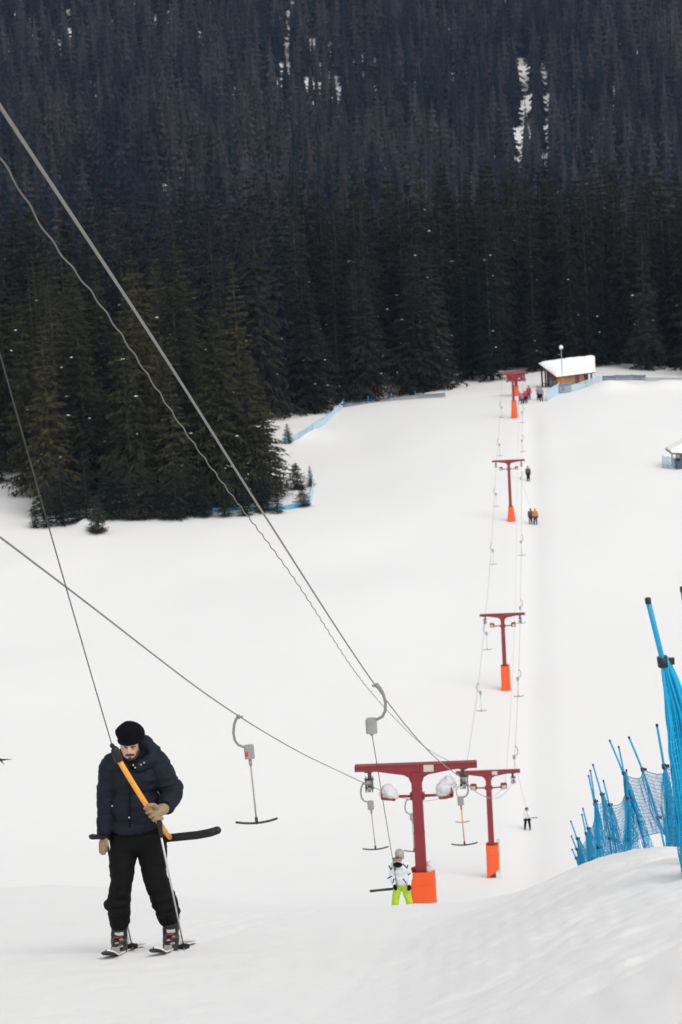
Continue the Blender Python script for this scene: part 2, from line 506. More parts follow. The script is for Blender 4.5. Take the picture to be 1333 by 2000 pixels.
# ------------------------------------------------------------------ spruces
def spruce_arrays(H, Rb, whorls, nb, segs, rg, taper=.85, z0=.04, droop=.35, thick=1.0):
    """triangles (n,3,3) of a crown: drooping flat sprays set in whorls round the stem"""
    T = []
    lump = rg.uniform(0, 6.28, 3)
    for k in range(whorls):
        q = (k + rg.uniform(-.4, .4)) / whorls
        q = min(max(q, 0), .985)
        z = H * (z0 + (1 - z0) * q)
        env = Rb * ((1 - q) ** taper) * (1 - .3 * math.exp(-q * 12)) * (1 + .10 * math.sin(q * 19 + lump[0]))
        n = max(4, int(round(nb * (1 - .45 * q))))
        a0 = rg.uniform(0, 6.28)
        for b in range(n):
            if rg.random() < .08: continue
            az = a0 + 6.283 * b / n + rg.normal(0, .2)
            L = max(.09 * Rb, env * rg.uniform(.62, 1.2) * (1 + .12 * math.sin(2 * az + lump[1] + q * 5)))
            out = np.array([math.cos(az), math.sin(az), 0]); lat = np.array([-math.sin(az), math.cos(az), 0])
            dr = droop * (1 - q * 1.2) + rg.normal(0, .08)
            up0 = .12 + .55 * q

            def P(s):
                return out * L * s + np.array([0, 0, z + L * (up0 * s - (dr + up0) * s * s + .14 * s ** 4)])
            for s in np.linspace(.2, 1.0, segs):
                p = P(s); p2 = P(min(1.08, s + .2))
                ax = p2 - p; ax = ax / (np.linalg.norm(ax) + 1e-9)
                for sg in (-1, 1):
                    tl = (.40 * L * (1.15 - s) + .06 * L + .08 * Rb) * rg.uniform(.6, 1.25)
                    d = ax * rg.uniform(.6, 1.0) + lat * sg * rg.uniform(.4, 1.0) + np.array([0, 0, rg.uniform(-.65, .0)])
                    d = d / np.linalg.norm(d)
                    wv = np.cross(d, np.array([rg.normal(0, .5), rg.normal(0, .5), 1.0])); wv = wv / np.linalg.norm(wv)
                    w = (.035 * Rb + .16 * tl) * thick * rg.uniform(.7, 1.3)
                    T.append((p - wv * w * .5 - d * .04 * L, p + wv * w * .5 - d * .04 * L, p + d * tl))
                if rg.random() < .7:
                    hz = np.array([rg.normal(0, .3), rg.normal(0, .3), -1.0]) * (.11 * L + .04 * Rb) * rg.uniform(.5, 1.4)
                    w = .07 * Rb * thick
                    T.append((p - ax * w * .7, p + ax * w * .7, p + hz))
            pe = P(.72); tip = P(1.06)
            T.append((pe - lat * .03 * Rb, pe + lat * .03 * Rb, tip))
    # leader
    for a in (0, 2.1, 4.2):
        o = np.array([math.cos(a), math.sin(a), 0]) * .02 * Rb
        T.append((o + [0, 0, H * .92], -o + [0, 0, H * .92], np.array([0, 0, H * 1.02])))
    return np.array(T)


def spire_arrays(R, levels, nb, rg, taper=.8):
    """a far spruce of height 1: tiers of ragged boughs round a slim core"""
    T = []
    for k in range(levels):
        q = (k + rg.uniform(-.25, .25)) / levels; q = min(max(q, 0), .96)
        z = .03 + .97 * q
        env = R * (1 - q) ** taper * (1 - .2 * math.exp(-q * 14)) + .010
        a0 = rg.uniform(0, 6.28); n = max(5, int(nb * (1 - .3 * q)))
        for b in range(n):
            az = a0 + 6.283 * b / n + rg.normal(0, .2)
            L = env * rg.uniform(.6, 1.2)
            out = np.array([math.cos(az), math.sin(az), 0]); lat = np.array([-math.sin(az), math.cos(az), 0])
            tip = out * L + [0, 0, z - L * rg.uniform(.15, .5)]
            w = L * rg.uniform(.5, .8)
            c = out * L * .25 + np.array([0, 0, z + .02])
            T.append((c, out * L * .8 + lat * w * .5 + [0, 0, z - L * rg.uniform(.25, .6)], tip))
            T.append((c, tip, out * L * .8 - lat * w * .5 + [0, 0, z - L * rg.uniform(.25, .6)]))
    for b in range(6):
        a1, a2 = b * 1.0472, (b + 1) * 1.0472
        T.append((np.array([math.cos(a1) * R * .58, math.sin(a1) * R * .58, .0]), np.array([math.cos(a2) * R * .58, math.sin(a2) * R * .58, .0]), np.array([0, 0, .92])))
    T.append((np.array([.004, 0, .93]), np.array([-.004, 0, .93]), np.array([0, 0, 1.03])))
    T.append((np.array([0, .004, .93]), np.array([0, -.004, .93]), np.array([0, 0, 1.03])))
    return np.array(T)


def tri_mesh(name, T, mats, extra=None, tint=None):
    n = len(T)
    me = bpy.data.meshes.new(name)
    co = T.reshape(-1, 3)
    fi = np.arange(n * 3, dtype=np.int32)
    me.vertices.add(n * 3); me.vertices.foreach_set('co', co.ravel())
    me.loops.add(n * 3); me.loops.foreach_set('vertex_index', fi)
    me.polygons.add(n); me.polygons.foreach_set('loop_start', (np.arange(n) * 3).astype(np.int32))
    me.polygons.foreach_set('loop_total', np.full(n, 3, np.int32))
    if extra is not None:
        me.polygons.foreach_set('material_index', extra.astype(np.int32))
    me.update(calc_edges=True)
    for m in mats: me.materials.append(m)
    if tint is not None:
        at_ = me.attributes.new('tint', 'FLOAT', 'FACE'); at_.data.foreach_set('value', tint.astype(np.float32))
    return me


def snow_bits(T, n, size, rg):
    """a few small clumps of snow left lying on the sprays"""
    out = []
    c = T.mean(1)
    r = np.hypot(c[:, 0], c[:, 1])
    idx = np.where(r > np.quantile(r, .5))[0]
    for i in rg.choice(idx, n, replace=False):
        p = c[i] + [0, 0, .06]
        sx, sy, sz = size * rg.uniform(.5, 1.3), size * rg.uniform(.5, 1.3), size * .38
        ring = [p + [sx * math.cos(a), sy * math.sin(a), rg.uniform(-.02, .02)] for a in np.linspace(0, 6.283, 7)[:-1]]
        for k in range(6):
            out.append((ring[k], ring[(k + 1) % 6], p + [0, 0, sz])); out.append((ring[(k + 1) % 6], ring[k], p - [0, 0, sz * .6]))
    return np.array(out)


class Kind: pass


def make_kind(i, H, Rb, whorls, nb, segs, nsnow, m, taper=.85, droop=.35, z0=.04):
    rg = np.random.default_rng(100 + i)
    T = spruce_arrays(H, Rb, whorls, nb, segs, rg, taper, z0, droop=droop)
    ex = np.zeros(len(T))
    if nsnow:
        B = snow_bits(T, nsnow + 1, .14 * H / 20 + .03, rg)
        ex = np.concatenate([ex, np.ones(len(B))]); T = np.concatenate([T, B])
    k = Kind(); k.H = H; k.R = Rb
    k.crown = tri_mesh('spruce_crown', T, [m, M['fluff']], ex)
    mb = MB(); mb.tube([(0, 0, -1.0), (0, 0, H * .3), (0, 0, H * .95)], [H * .014, H * .010, .02], 7)
    k.olive = k.crown.copy(); k.olive.materials[0] = M['olive']
    k.trunk = mb.mesh('spruce_trunk'); k.trunk.materials.append(M['bark'])
    return k


TALL = [make_kind(0, 20, 3.3, 36, 10, 6, 3, M['needle'], .95, .4), make_kind(1, 20, 2.8, 38, 9, 6, 2, M['needle'], .85, .4),
        make_kind(2, 20, 3.8, 34, 11, 6, 7, M['needle'], 1.0, .4), make_kind(3, 20, 3.1, 38, 10, 6, 2, M['needle'], .75, .35),
        make_kind(4, 20, 2.6, 38, 9, 6, 2, M['needle'], .92, .35), make_kind(5, 20, 3.6, 33, 11, 6, 4, M['needle'], .85, .5)]
YOUNG = [make_kind(10, 6, 1.15, 28, 9, 5, 0, M['young'], .85, .2), make_kind(11, 6, 1.4, 26, 9, 5, 0, M['young'], .8, .15), make_kind(12, 6, .95, 30, 8, 5, 0, M['young'], .9, .2)]
BUSHY = make_kind(13, 4, 1.45, 22, 10, 4, 12, M['young'], .65, .1)
PRUNED = make_kind(14, 9, 1.25, 15, 6, 5, 0, M['young'], .7, .25, .42)


def plant(kind, X, Y, h, label, group, cat='spruce tree', name='spruce_tree', wide=1.0, dz=0.0, olive=False):
    root = empty(name, (X, Y, gz(X, Y) + dz), label, cat, group, random.uniform(0, 6.28))
    s = h / kind.H
    root.scale = (s * wide, s * wide, s)
    t = bpy.data.objects.new('trunk', kind.trunk); COL.objects.link(t); t.parent = root
    c = bpy.data.objects.new('crown', kind.olive if olive else kind.crown); COL.objects.link(c); c.parent = root
    return root


# the forest's front edge: nearest Y of a trunk for each X
_edge = pchip([-120, -60, -37, -34.5, -32, -30, -8, -6, -4.5, 2.3, 12, 20, 28.7, 36, 49, 70, 120],
              [312, 308, 306, 303, 292, 286, 286, 292, 338, 364, 368, 370, 375, 376, 366, 366, 370])


def scatter(x0, x1, y0, y1, sp, rg, jit=.38):
    xs = np.arange(x0, x1, sp); ys = np.arange(y0, y1, sp)
    gx, gy = np.meshgrid(xs, ys)
    gx = gx + rg.uniform(-jit, jit, gx.shape) * sp + (np.arange(len(ys)) % 2)[:, None] * sp * .5
    gy = gy + rg.uniform(-jit, jit, gy.shape) * sp
    return gx.ravel(), gy.ravel()


rgf = np.random.default_rng(21)
fx, fy = scatter(-85, 92, 283, 500, 5.5, rgf, .42)
keep = fy > _edge(np.clip(fx, -120, 120)) + .4
# the small clearing behind the right end of the left stand
keep &= ~((fx > -9.5) & (fx < 0) & (fy < 340) & (fy > 303))
keep &= ~((fx > 24) & (fx < 46) & (fy < 378))
keep &= ~((fx > -33) & (fx < 0) & (fy < 292.5))
keep &= ~((fx > -10.5) & (fx < 0) & (fy < 345))
# outside every sight line of the picture and its sides
keep &= np.abs(fx) < (.119 * fy + 9)
fx, fy = fx[keep], fy[keep]
hh = 20.5 + 3 * vnoise(fx / 12, fy / 12, 41) + rgf.uniform(-5.5, 5, len(fx))
hh = np.where((fx < -4) & (fy < 345), np.clip(hh - 1.5, 14, 23), hh + 2.5)
frontness = fy - _edge(np.clip(fx, -120, 120))
back = fx * 0 + 1
front_h = 17.5 + rgf.uniform(-5.5, 4, len(fx))
hh = np.where((fx > -4) | (fy > 345), front_h + (25.2 + rgf.uniform(-2.5, 2.8, len(fx)) - front_h) * sstep(6, 24, frontness), hh)
# those that show largest: nearest to the forest's front
order = np.argsort(np.where((fx < -4) & (fy < 330), frontness * .75, frontness) + .0 * fy)
NEAR = 245
near, rest = order[:NEAR], order[NEAR:]
for i in near:
    stand = fx[i] < -4 and fy[i] < 345
    kd = TALL[rgf.integers(len(TALL))]
    plant(kd, fx[i], fy[i], hh[i],
          'tall dark spruce standing in the nearer stand left of the piste' if stand else 'tall dark spruce in the forest front behind the hut and far piste edge',
          'spruces of the stand left of the piste' if stand else 'spruces along the forest front', wide=rgf.uniform(.95, 1.3) * (20 / hh[i]) ** .4, olive=bool(stand))

for px, Y, h, wd, kk in ((108, 288, 20, 1.05, 0), (178, 290.5, 21, 1.0, 3), (262, 288, 19, 1.1, 5), (350, 286.5, 15.5, 1.05, 0), (440, 288, 20.5, 1.22, 2), (498, 289, 16.5, 1.15, 5), (525, 292, 12, 1.2, 3)):
    p = at(px, 1000, Y)
    plant(TALL[kk], p[0], Y, h, 'tall dark spruce standing in the nearer stand left of the piste', 'spruces of the stand left of the piste', wide=wd * (20 / h) ** .4, olive=True)
# fringe of young spruces at the foot of the stand
yg = [(122, 1000, 150), (148, 1000, 85), (170, 998, 120), (208, 1000, 118), (232, 1000, 132), (258, 1000, 110), (284, 1000, 140), (300, 1000, 100), (322, 1000, 92), (345, 1000, 150), (372, 1000, 120), (90, 1000, 105), (68, 1000, 62), (400, 998, 100), (440, 998, 120), (480, 998, 90), (515, 996, 100), (543, 994, 80)]
for k, (px, py, hp) in enumerate(yg):
    Y = 281 + rgf.uniform(-.6, 2.2)
    p = at(px, py, Y)
    plant(YOUNG[k % 3], p[0], Y, hp * Y / F * 1.03, 'slim young spruce in the low fringe at the foot of the left stand', 'young spruces fringing the left stand', wide=1.3)
p = at(190, 1022, 276)
plant(BUSHY, p[0], 276, 3.9, 'short bushy spruce standing out on the snow before the left stand', None, wide=.95)
def place(kind, px, py, h, lab, cat, name, wide, y0=255):
    q = hit(px, py, y0, 420)
    plant(kind, q[0], q[1], h, lab, None, cat, name, wide)


place(BUSHY, 592, 990, 2.4, 'low round spruce bush inside the corner of blue netting', 'bush', 'spruce_bush', 1.2)
place(BUSHY, 580, 956, 2.9, 'ragged little spruce sticking out right of the left stand', 'spruce tree', 'spruce_tree', 1.25)
place(YOUNG[2], 607, 950, 2.3, 'narrow sapling at the upper end of the blue netting corner', 'sapling', 'spruce_sapling', 1.7)
place(YOUNG[0], 563, 866, 2.4, 'small sapling alone in the snowy gap between stand and forest', 'sapling', 'spruce_sapling', 1.8)
p = at(-62, 1735, 62)
plant(PRUNED, p[0] - .68, 62, 10.9, 'spruce whose branch tips reach in at the left edge above the man', None, dz=-.3)


def forest_mesh(name, X, Y, Z, Hs, kinds, rg, tintv, widths=(.85, 1.2), snow=None):
    parts = []; tints = []
    for i in range(len(X)):
        T = kinds[i % len(kinds)]
        a = rg.uniform(0, 6.28); c, s = math.cos(a), math.sin(a)
        h = Hs[i]; w = h * rg.uniform(*widths)
        Q = np.empty_like(T)
        Q[..., 0] = (T[..., 0] * c - T[..., 1] * s) * w + X[i]
        Q[..., 1] = (T[..., 0] * s + T[..., 1] * c) * w + Y[i]
        Q[..., 2] = T[..., 2] * h + Z[i]
        parts.append(Q); tints.append(np.full(len(Q), tintv[i]))
    T = np.concatenate(parts); tn = np.concatenate(tints)
    me = tri_mesh(name, T, [M['hazeneedle']], None, tn)
    return link(name, me)


LOD1 = [spruce_arrays(1.0, .155 + .014 * k, 26, 7, 4, np.random.default_rng(300 + k), .95, droop=.6, thick=1.3) for k in range(4)]
LOD2 = [spire_arrays(.115 + .012 * k, 12, 8, np.random.default_rng(330 + k), .92 + .06 * (k % 3)) for k in range(6)]
r1 = np.array([i for i in rest if fy[i] < 448])
zz = ground(fx[r1], fy[r1])
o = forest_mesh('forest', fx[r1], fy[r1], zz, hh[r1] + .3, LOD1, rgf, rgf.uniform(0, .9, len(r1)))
tag(o, 'dense dark spruce forest filling the valley floor behind the front trees', 'forest', None, 'stuff')

# mountainside
mx, my = scatter(-150, 165, 620, 872, 5.9, rgf, .45)
k1 = np.abs(mx) < .122 * my + 12
mx, my = mx[k1], my[k1]
bx, by = scatter(-180, 190, 935, 1260, 5.25, rgf, .45)
k2 = np.abs(bx) < .122 * by + 12
bx, by = bx[k2], by[k2]
ax_ = np.concatenate([mx, bx]); ay = np.concatenate([my, by])
az = ground(ax_, ay)
pv = np.stack([ax_, ay, az], -1) - CAM
Dv = pv @ fw
ppx = 666.5 + F * (pv @ RR) / Dv; ppy = 1000 - F * (pv @ UU) / Dv
gap = np.zeros(len(ax_), bool)
for cx, y0, y1, w0, w1, lean in [(1023, 120, 335, 13, 19, .0), (1067, 130, 330, 8, 9, .02), (563, 20, 190, 7, 9, -.03), (890, 140, 235, 8, 10, 0), (50, -60, 30, 6, 7, 0), (1298, -60, 30, 9, 10, 0)]:
    u = np.clip((ppy - y0) / (y1 - y0), 0, 1)
    gap |= (ppy > y0) & (ppy < y1) & (np.abs(ppx - cx - lean * (ppy - y0)) < w0 + (w1 - w0) * u) & (ay > 930)
# thin stand below the two long chutes so that their snow shows
ax_, ay, az = ax_[~gap], ay[~gap], az[~gap]
Hs = 19.5 + 4 * vnoise(ax_ / 18, ay / 18, 51) + rgf.uniform(-8, 7, len(ax_))
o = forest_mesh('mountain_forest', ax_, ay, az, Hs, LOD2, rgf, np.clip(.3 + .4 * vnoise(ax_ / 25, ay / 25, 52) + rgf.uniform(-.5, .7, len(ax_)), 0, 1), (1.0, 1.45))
tag(o, 'hazy spruce forest covering the whole mountainside at the top', 'mountain forest', None, 'stuff')

# ------------------------------------------------------------------ lift line
MLINE = .0757
TL = Vector((MLINE, 1, 0)).normalized()            # along the ropes, downhill
TA = Vector((1, -MLINE, 0)).normalized()           # along the crossarms
UP = Vector((0, 0, 1))
TOWERS = [  # (Y, arm-centre px, py, label, pad top frac...)
    (70.9, 812.5, 1497), (135.2, 953.5, 1508), (193.4, 981.5, 1200.5), (269.6, 993.5, 900), (331.0, 1001, 727)]
tower_lab = ['nearest red lift pylon with snow heaped on both lamps, beside the child',
             'second red lift pylon, its orange pad cut slanting at the bottom',
             'third red lift pylon halfway down the slope with straight orange pad',
             'fourth red lift pylon with flared orange pad beside the orange jacketed pair',
             'farthest red lift pylon, just in front of the drive station by the hut']
tops = []
for Y, px, py in TOWERS:
    tops.append(at(px, py, Y))


def make_pylon(k):
    Y, px, py = TOWERS[k]
    P = V3(tops[k])
    zb = gz(P.x, P.y)
    root = empty('lift_pylon', (P.x, P.y, zb), tower_lab[k], 'lift pylon', 'red pylons of the drag lift')
    H = P.z - zb
    mb = MB()
    c = Vector((P.x, P.y, zb + (H - .16 - .6) / 2))
    mb.box(Vector((P.x, P.y, zb - .6 + (H + .6 - .14) / 2)), (.31, .29, H + .6 - .14), (TA, TL, UP), 0, .02, (.84, .84))
    for s in (.62, .86):
        mb.box(Vector((P.x, P.y, zb + H * s)), (.322 - .05 * s, .30 - .05 * s, .02), (TA, TL, UP), 0)
    mb.build('post', M['red'], root)
    # crossarm: tapered web, flange above, haunches into the post
    mb = MB()
    prof = [(-1.55, .065), (-1.55, -.07), (-1.0, -.085), (-.32, -.2), (-.2, -.27), (-.142, -.42), (.142, -.42), (.2, -.27), (.32, -.2), (1.0, -.085), (1.55, -.07), (1.55, .065)]
    mb.prism(prof, P, TA, UP, TL, .17)
    mb.box(P + UP * .075, (3.12, .21, .024), (TA, TL, UP))
    for s in (-1, 1):
        mb.box(P + TA * s * 1.56, (.022, .2, .145), (TA, TL, UP))
    mb.build('crossarm', M['red'] if k != 4 else M['redpale'], root)
    if k < 2:
        MB().box(P + TA * .33 - TL * .095 - UP * .03, (.26, .012, .185), (TA, TL, UP)).build('sign_plate', M['sign'], root)
    for s in (-1, 1):
        q = P + TA * s * 1.22
        mb = MB()
        mb.box(q - UP * .17 + TA * (-.02 * s), (.09, .12, .25), (TA, TL, UP), 0, .01)
        mb.box(q - UP * .085, (.2, .2, .03), (TA, TL, UP))
        for t in (-1, 1):
            mb.box(q - UP * .43 + TA * t * .085, (.022, .34, .34), (TA, TL, UP), 0, .0)
        mb.tube([q - UP * .3 - TA * .12, q - UP * .3 + TA * .12], .028, 8)
        mb.tube([q - UP * .54 - TA * .12, q - UP * .54 + TA * .12], .02, 8)
        sa = mb.build('sheave_bracket', M['dsteel'], root)
        mb = MB()
        for t in (-.13, .13):
            for dz in (-.36, -.53):
                cc = q + TL * t - UP * dz * -1
                cc = q + TL * t + UP * dz
                mb.tube([cc - TA * .045, cc - TA * .02, cc + TA * .02, cc + TA * .045], [.085, .07, .07, .085], 14)
        mb.build('sheave', M['steel'], sa)
    # lamp arms under the crossarm
    zl = -.80 if k else -.79
    for s in (-1, 1):
        mb = MB()
        base = P + UP * zl
        mb.tube([base + TA * s * .13, base + TA * s * .62 + UP * .01], .038, 8)
        mb.box(base + TA * s * .165, (.05, .2, .16), (TA, TL, UP), 0, .01)
        arm = mb.build('lamp_arm', M['red'], root)
        lc = base + TA * s * .74 + UP * .04
        mb = MB()
        if k == 0:
            # shallow open lamp housing lying on its back, full of snow
            X = (TA * s + UP * .12).normalized(); Zv = (UP - TA * s * .12).normalized()
            lc = base + TA * s * .74 - UP * .02
            mb.box(lc, (.36, .34, .05), (X, TL, Zv), 0, .02)
            mb.box(lc + X * .18 + Zv * (.12 if s > 0 else .06), (.03, .34, .26 if s > 0 else .14), (X, TL, Zv), 0)
            mb.box(lc + TL * .165 + Zv * .07, (.36, .025, .14), (X, TL, Zv), 0)
            mb.build('floodlight', M['red'], root)
            sb = MB()
            if s < 0:
                for (a, b, c2, r) in ((-.03, 0, .12, .14), (-.10, -.03, .07, .11), (.10, .02, .06, .10), (.03, .02, .2, .12), (.1, 0, .15, .09)):
                    sb.ell(lc + X * (a * 1) + TL * b + Zv * c2, (r * 1.15, r * 1.1, r))
            else:
                for (a, b, c2, r) in ((-.04, 0, .08, .13), (.02, 0, .22, .17), (.13, 0, .36, .12), (-.09, .02, .2, .12), (.17, .02, .26, .1), (.06, -.03, .33, .12), (-.12, 0, .1, .09)):
                    sb.ell(lc + X * a + TL * b + Zv * c2, (r * 1.1, r, r))
            sr = empty('snow_clump', lc, 'rounded snow heap on the %s lamp of the nearest red pylon' % ('right' if s > 0 else 'left'), 'snow clump')
            blob('snow', sb, M['shadesnow'], sr, .016, 3, [(.035, 5, 5), (.018, 13, 13)])
        else:
            N_ = (TL * -1 + UP * -.5 + TA * s * .25).normalized(); Xv = N_.cross(UP).normalized(); Zv = Xv.cross(N_)
            mb.box(lc + UP * .03, (.3, .3, .16), (Xv, Zv, N_ * 1), 0, .03, (1.0, 1.0))
            mb.box(lc + UP * .03 - N_ * .1, (.16, .16, .1), (Xv, Zv, N_))
            fl = mb.build('floodlight', M['red'], root)
            MB().box(lc + UP * .03 + N_ * .085, (.22, .22, .012), (Xv, Zv, N_)).build('lens', M['sign'], fl)
    # orange padding round the foot
    padtop = [1698, 1648, 1299, 988, 782][k]
    z0 = zb - .3 if k == 0 else zb + .06
    pt = at(px + 15, padtop, Y)[2]
    w0, w1 = [(.64, .69), (.62, .64), (.62, .66), (.46, .80), (.56, .80)][k]
    mb = MB()
    d = .56
    nseg = 8
    ring = []
    for j in range(nseg + 1):
        u = j / nseg
        w = w1 + (w0 - w1) * u
        row = []
        for i in range(24):
            a = 2 * math.pi * i / 24
            ca, sa_ = math.cos(a), math.sin(a)
            e = .32
            x = math.copysign(abs(ca) ** e, ca) * w / 2; y = math.copysign(abs(sa_) ** e, sa_) * d / 2
            wob = 1 + .025 * mnoise.noise(Vector((x * 3 + k * 5, y * 3, u * 4)))
            z = z0 + (pt - z0) * u
            if k == 1: z = z + (1 - u) * .42 * (x / w + .5)
            if u == 1: z += .03 * mnoise.noise(Vector((x * 8, y * 8, k)))
            row.append(Vector((P.x, P.y, z)) + TA * (x * wob + .03) + TL * y * wob)
        row.append(row[0])
        ring.append(row)
    # inner skin so that the wrap has thickness
    mb.grid(ring)
    inner = [[Vector((P.x, P.y, q.z - .004)) + (q - Vector((P.x, P.y, q.z))) * .84 for q in row] for row in ring]
    mb.grid([r[::-1] for r in inner])
    mb.grid([ring[-1], inner[-1]])
    pad = mb.build('safety_pad', M['pad'], root)
    if k in (0, 1):
        for u in (.2, .55, .85):
            j = u * nseg
            rr = [ring[int(j)][i] + (ring[min(int(j) + 1, nseg)][i] - ring[int(j)][i]) * (j % 1) for i in range(25)]
            cc = Vector((P.x, P.y, 0))
            rr = [Vector((P.x + (q.x - P.x) * 1.008, P.y + (q.y - P.y) * 1.008, q.z)) for q in rr]
            MB().tube(rr, .007, 5, caps=False).build('lashing_cord', M['pad'] if k == 0 else M['greypole'], pad)
        if k == 1:
            mb = MB()
            e = ring[-1][2]
            mb.tube([e + UP * t * -1 + TA * (.02 + .03 * math.sin(t * 4)) for t in np.linspace(-.1, 1.7, 14)], .012, 5)
            mb.tube([e + Vector((0, 0, .02)) + TA * .07 * math.cos(a) + UP * (.05 + .09 * math.sin(a)) for a in np.linspace(0, 6.28, 12)], .012, 5)
            mb.build('loose_rope', M['greypole'], pad)
    if k == 0:
        sb = MB()
        c0 = Vector((P.x, P.y, pt)) + TA * .22 + TL * .05
        for (a, b, c2, r) in ((0, 0, 0, .12), (.02, .02, .08, .10), (-.03, .1, .02, .1)):
            sb.ell(c0 + TA * a + TL * b + UP * c2, (r, r, r))
        sr = empty('snow_clump', c0, 'snow heap lying in the top of the nearest pylon orange pad', 'snow clump')
        blob('snow', sb, M['shadesnow'], sr, .016, 3, [(.03, 6, 6), (.015, 14, 14)])
    return root


for k in range(5):
    make_pylon(k)

# drive station behind the last pylon
dsY = 352.0
dsp = at(1009.5, 773, dsY)
DS = Vector((dsp[0], dsY, gz(dsp[0], dsY)))
ds = empty('drive_station', DS, 'red lift drive station with bullwheel frame on one orange padded column', 'drive station')
MB().box(DS + UP * 1.4, (.4, .4, 3.4), (TA, TL, UP), 0, .03).build('column', M['red'], ds)
mb = MB()
DT = DS + UP * 2.35
mb.box(DT, (1.9, .5, .75), (TA, TL, UP), 0, .06, (1.15, 1))
mb.box(DT + UP * .45, (3.0, .3, .14), (TA, TL, UP)); mb.box(DT - TL * .6 + UP * .1, (1.0, .9, .5), (TA, TL, UP), 0, .05)
for s in (-1, 1):
    mb.box(DT + TA * s * 1.1 - UP * .1, (.12, .3, 1.0), (TA, TL, UP))
mb.build('frame', M['red'], ds)
mb = MB()
BW = DT - UP * .32
rim = [BW + TA * 1.22 * math.cos(a) + TL * 1.22 * math.sin(a) for a in np.linspace(0, 2 * math.pi, 33)]
mb.tube(rim, .06, 6, caps=False)
for a in np.linspace(0, 2 * math.pi, 7)[:-1]:
    mb.tube([BW, BW + TA * 1.22 * math.cos(a) + TL * 1.22 * math.sin(a)], .04, 6)
mb.build('bullwheel', M['redpale'], ds)
MB().box(DS + UP * .62, (.62, .6, 1.25), (TA, TL, UP), 0, .06, (.85, .85)).build('safety_pad', M['pad'], ds)

# ropes ---------------------------------------------------------------
def line_x(off, Y):
    return 1.54 + off + MLINE * (Y - 70.9)


def span(a, b, sag, n):
    out = []
    for i in range(n + 1):
        u = i / n
        p = a + (b - a) * u; p = p - UP * sag * 4 * u * (1 - u)
        out.append(p)
    return out


_rz = pchip([-30, 0, 13.96, 18.75, 24.45, 38.69, 52.28, 70.9], [76.1, 64.65, 59.30, 57.48, 55.25, 49.77, 44.87, 38.60])
_lz = pchip([-30, 0, 25.41, 28.78, 40.14, 52.1, 61.37, 70.9], [75.3, 64.35, 54.87, 53.6, 49.31, 45.04, 41.86, 38.60])


def rope_points(side):
    f = _rz if side > 0 else _lz
    P0 = [V3((2.78 + MLINE * (y - 70.9) if side > 0 else .35 + MLINE * (y - 70.9), y, f(y))) for y in np.linspace(-30, 70.2, 120)]
    sh = [V3(t) + TA * side * 1.22 - UP * .45 for t in tops] + [BW + TA * side * 1.22]
    for a, b in zip(sh[:-1], sh[1:]):
        L = (b - a).length
        P0 += span(a, b, .010 * L, 30)[0 if a is sh[0] else 1:]
    return P0


ROPE = {s: rope_points(s) for s in (-1, 1)}
for s, lab in ((1, 'grey haul rope pulling the skiers, running high over the man'), (-1, 'grey return rope carrying empty T-bars left of the pylons')):
    o = MB().tube(ROPE[s], .0105, 6).build('haul_rope', M['rope'], None, tuple(ROPE[s][0]))
    tag(o, lab, 'wire rope')
_cz = pchip([-30, 0, 16.13, 17.2, 19.03, 22.99, 31.3, 40.85, 48.15, 60.96, 70.9], [76.5, 65.0, 58.84, 58.38, 57.72, 56.16, 53.08, 49.36, 46.74, 42.35, 39.16])
cab = []
for y in np.linspace(-20, 70.9, 1500):
    amp = .0055
    ph = 2 * math.pi * y / .62 + .8 * math.sin(y * .9)
    cab.append(V3((2.39 + MLINE * (y - 70.9) + amp * math.cos(ph), y, float(_cz(y)) + amp * 1.2 * math.sin(ph))))
CA = [V3(tops[0]) + TA * .85 + UP * .1] + [V3(t) + TA * .82 - UP * .6 for t in tops[1:]] + [DT + TA * .8]
far_c = []
for a, b in zip(CA[:-1], CA[1:]):
    far_c += span(a, b, .012 * (b - a).length, 24)[1:]
o = MB().tube(cab + far_c, .0055, 5).build('signal_cable', M['cable'], None, tuple(cab[0]))
tag(o, 'thin wavy twisted signal cable sagging below the haul rope', 'cable')


def rope_at(side, Y):
    P = ROPE[side]
    for a, b in zip(P[:-1], P[1:]):
        if a.y <= Y <= b.y:
            return a + (b - a) * ((Y - a.y) / max(b.y - a.y, 1e-6))
    return P[-1]


def rope_at_py(side, py, y0, y1):
    best = min(np.linspace(y0, y1, 800), key=lambda Y: abs(proj(rope_at(side, Y))[1] - py))
    return rope_at(side, float(best))


# T-bars ----------------------------------------------------------------
def hanger_mesh(o, side, mb):
    """bent arm from the rope grip (o) to the spring box; returns the box centre"""
    X = TA * side
    pts = [(0.02, .0), (.06, -.03), (.10, -.12), (.125, -.25), (.115, -.37), (.07, -.45), (0, -.485), (-.08, -.50)]
    P = [o + X * a + UP * b for a, b in pts]
    mb.tube(P, .021, 8)
    mb.ell(o + X * .02, (.035, .05, .035)); mb.tube([o - X * .05, o + X * .03], .016, 6)
    return o + X * -.09 - UP * .585


def boxpart(c, root, scale=1.0, sticker=False):
    mb = MB()
    mb.box(c, (.155, .13, .19), (TA, TL, UP), 0, .025)
    mb.box(c + UP * .085, (.13, .14, .05), (TA, TL, UP), 0, .02)
    mb.tube([c - UP * .09, c - UP * .13], [.03, .022], 8)
    bx_ = mb.build('spring_box', M['boxgrey'], root)
    if sticker:
        MB().box(c - TL * .068 - TA * .045 - UP * .01, (.045, .006, .08), (TA, TL, UP)).build('sticker', M['redsticker'], bx_)


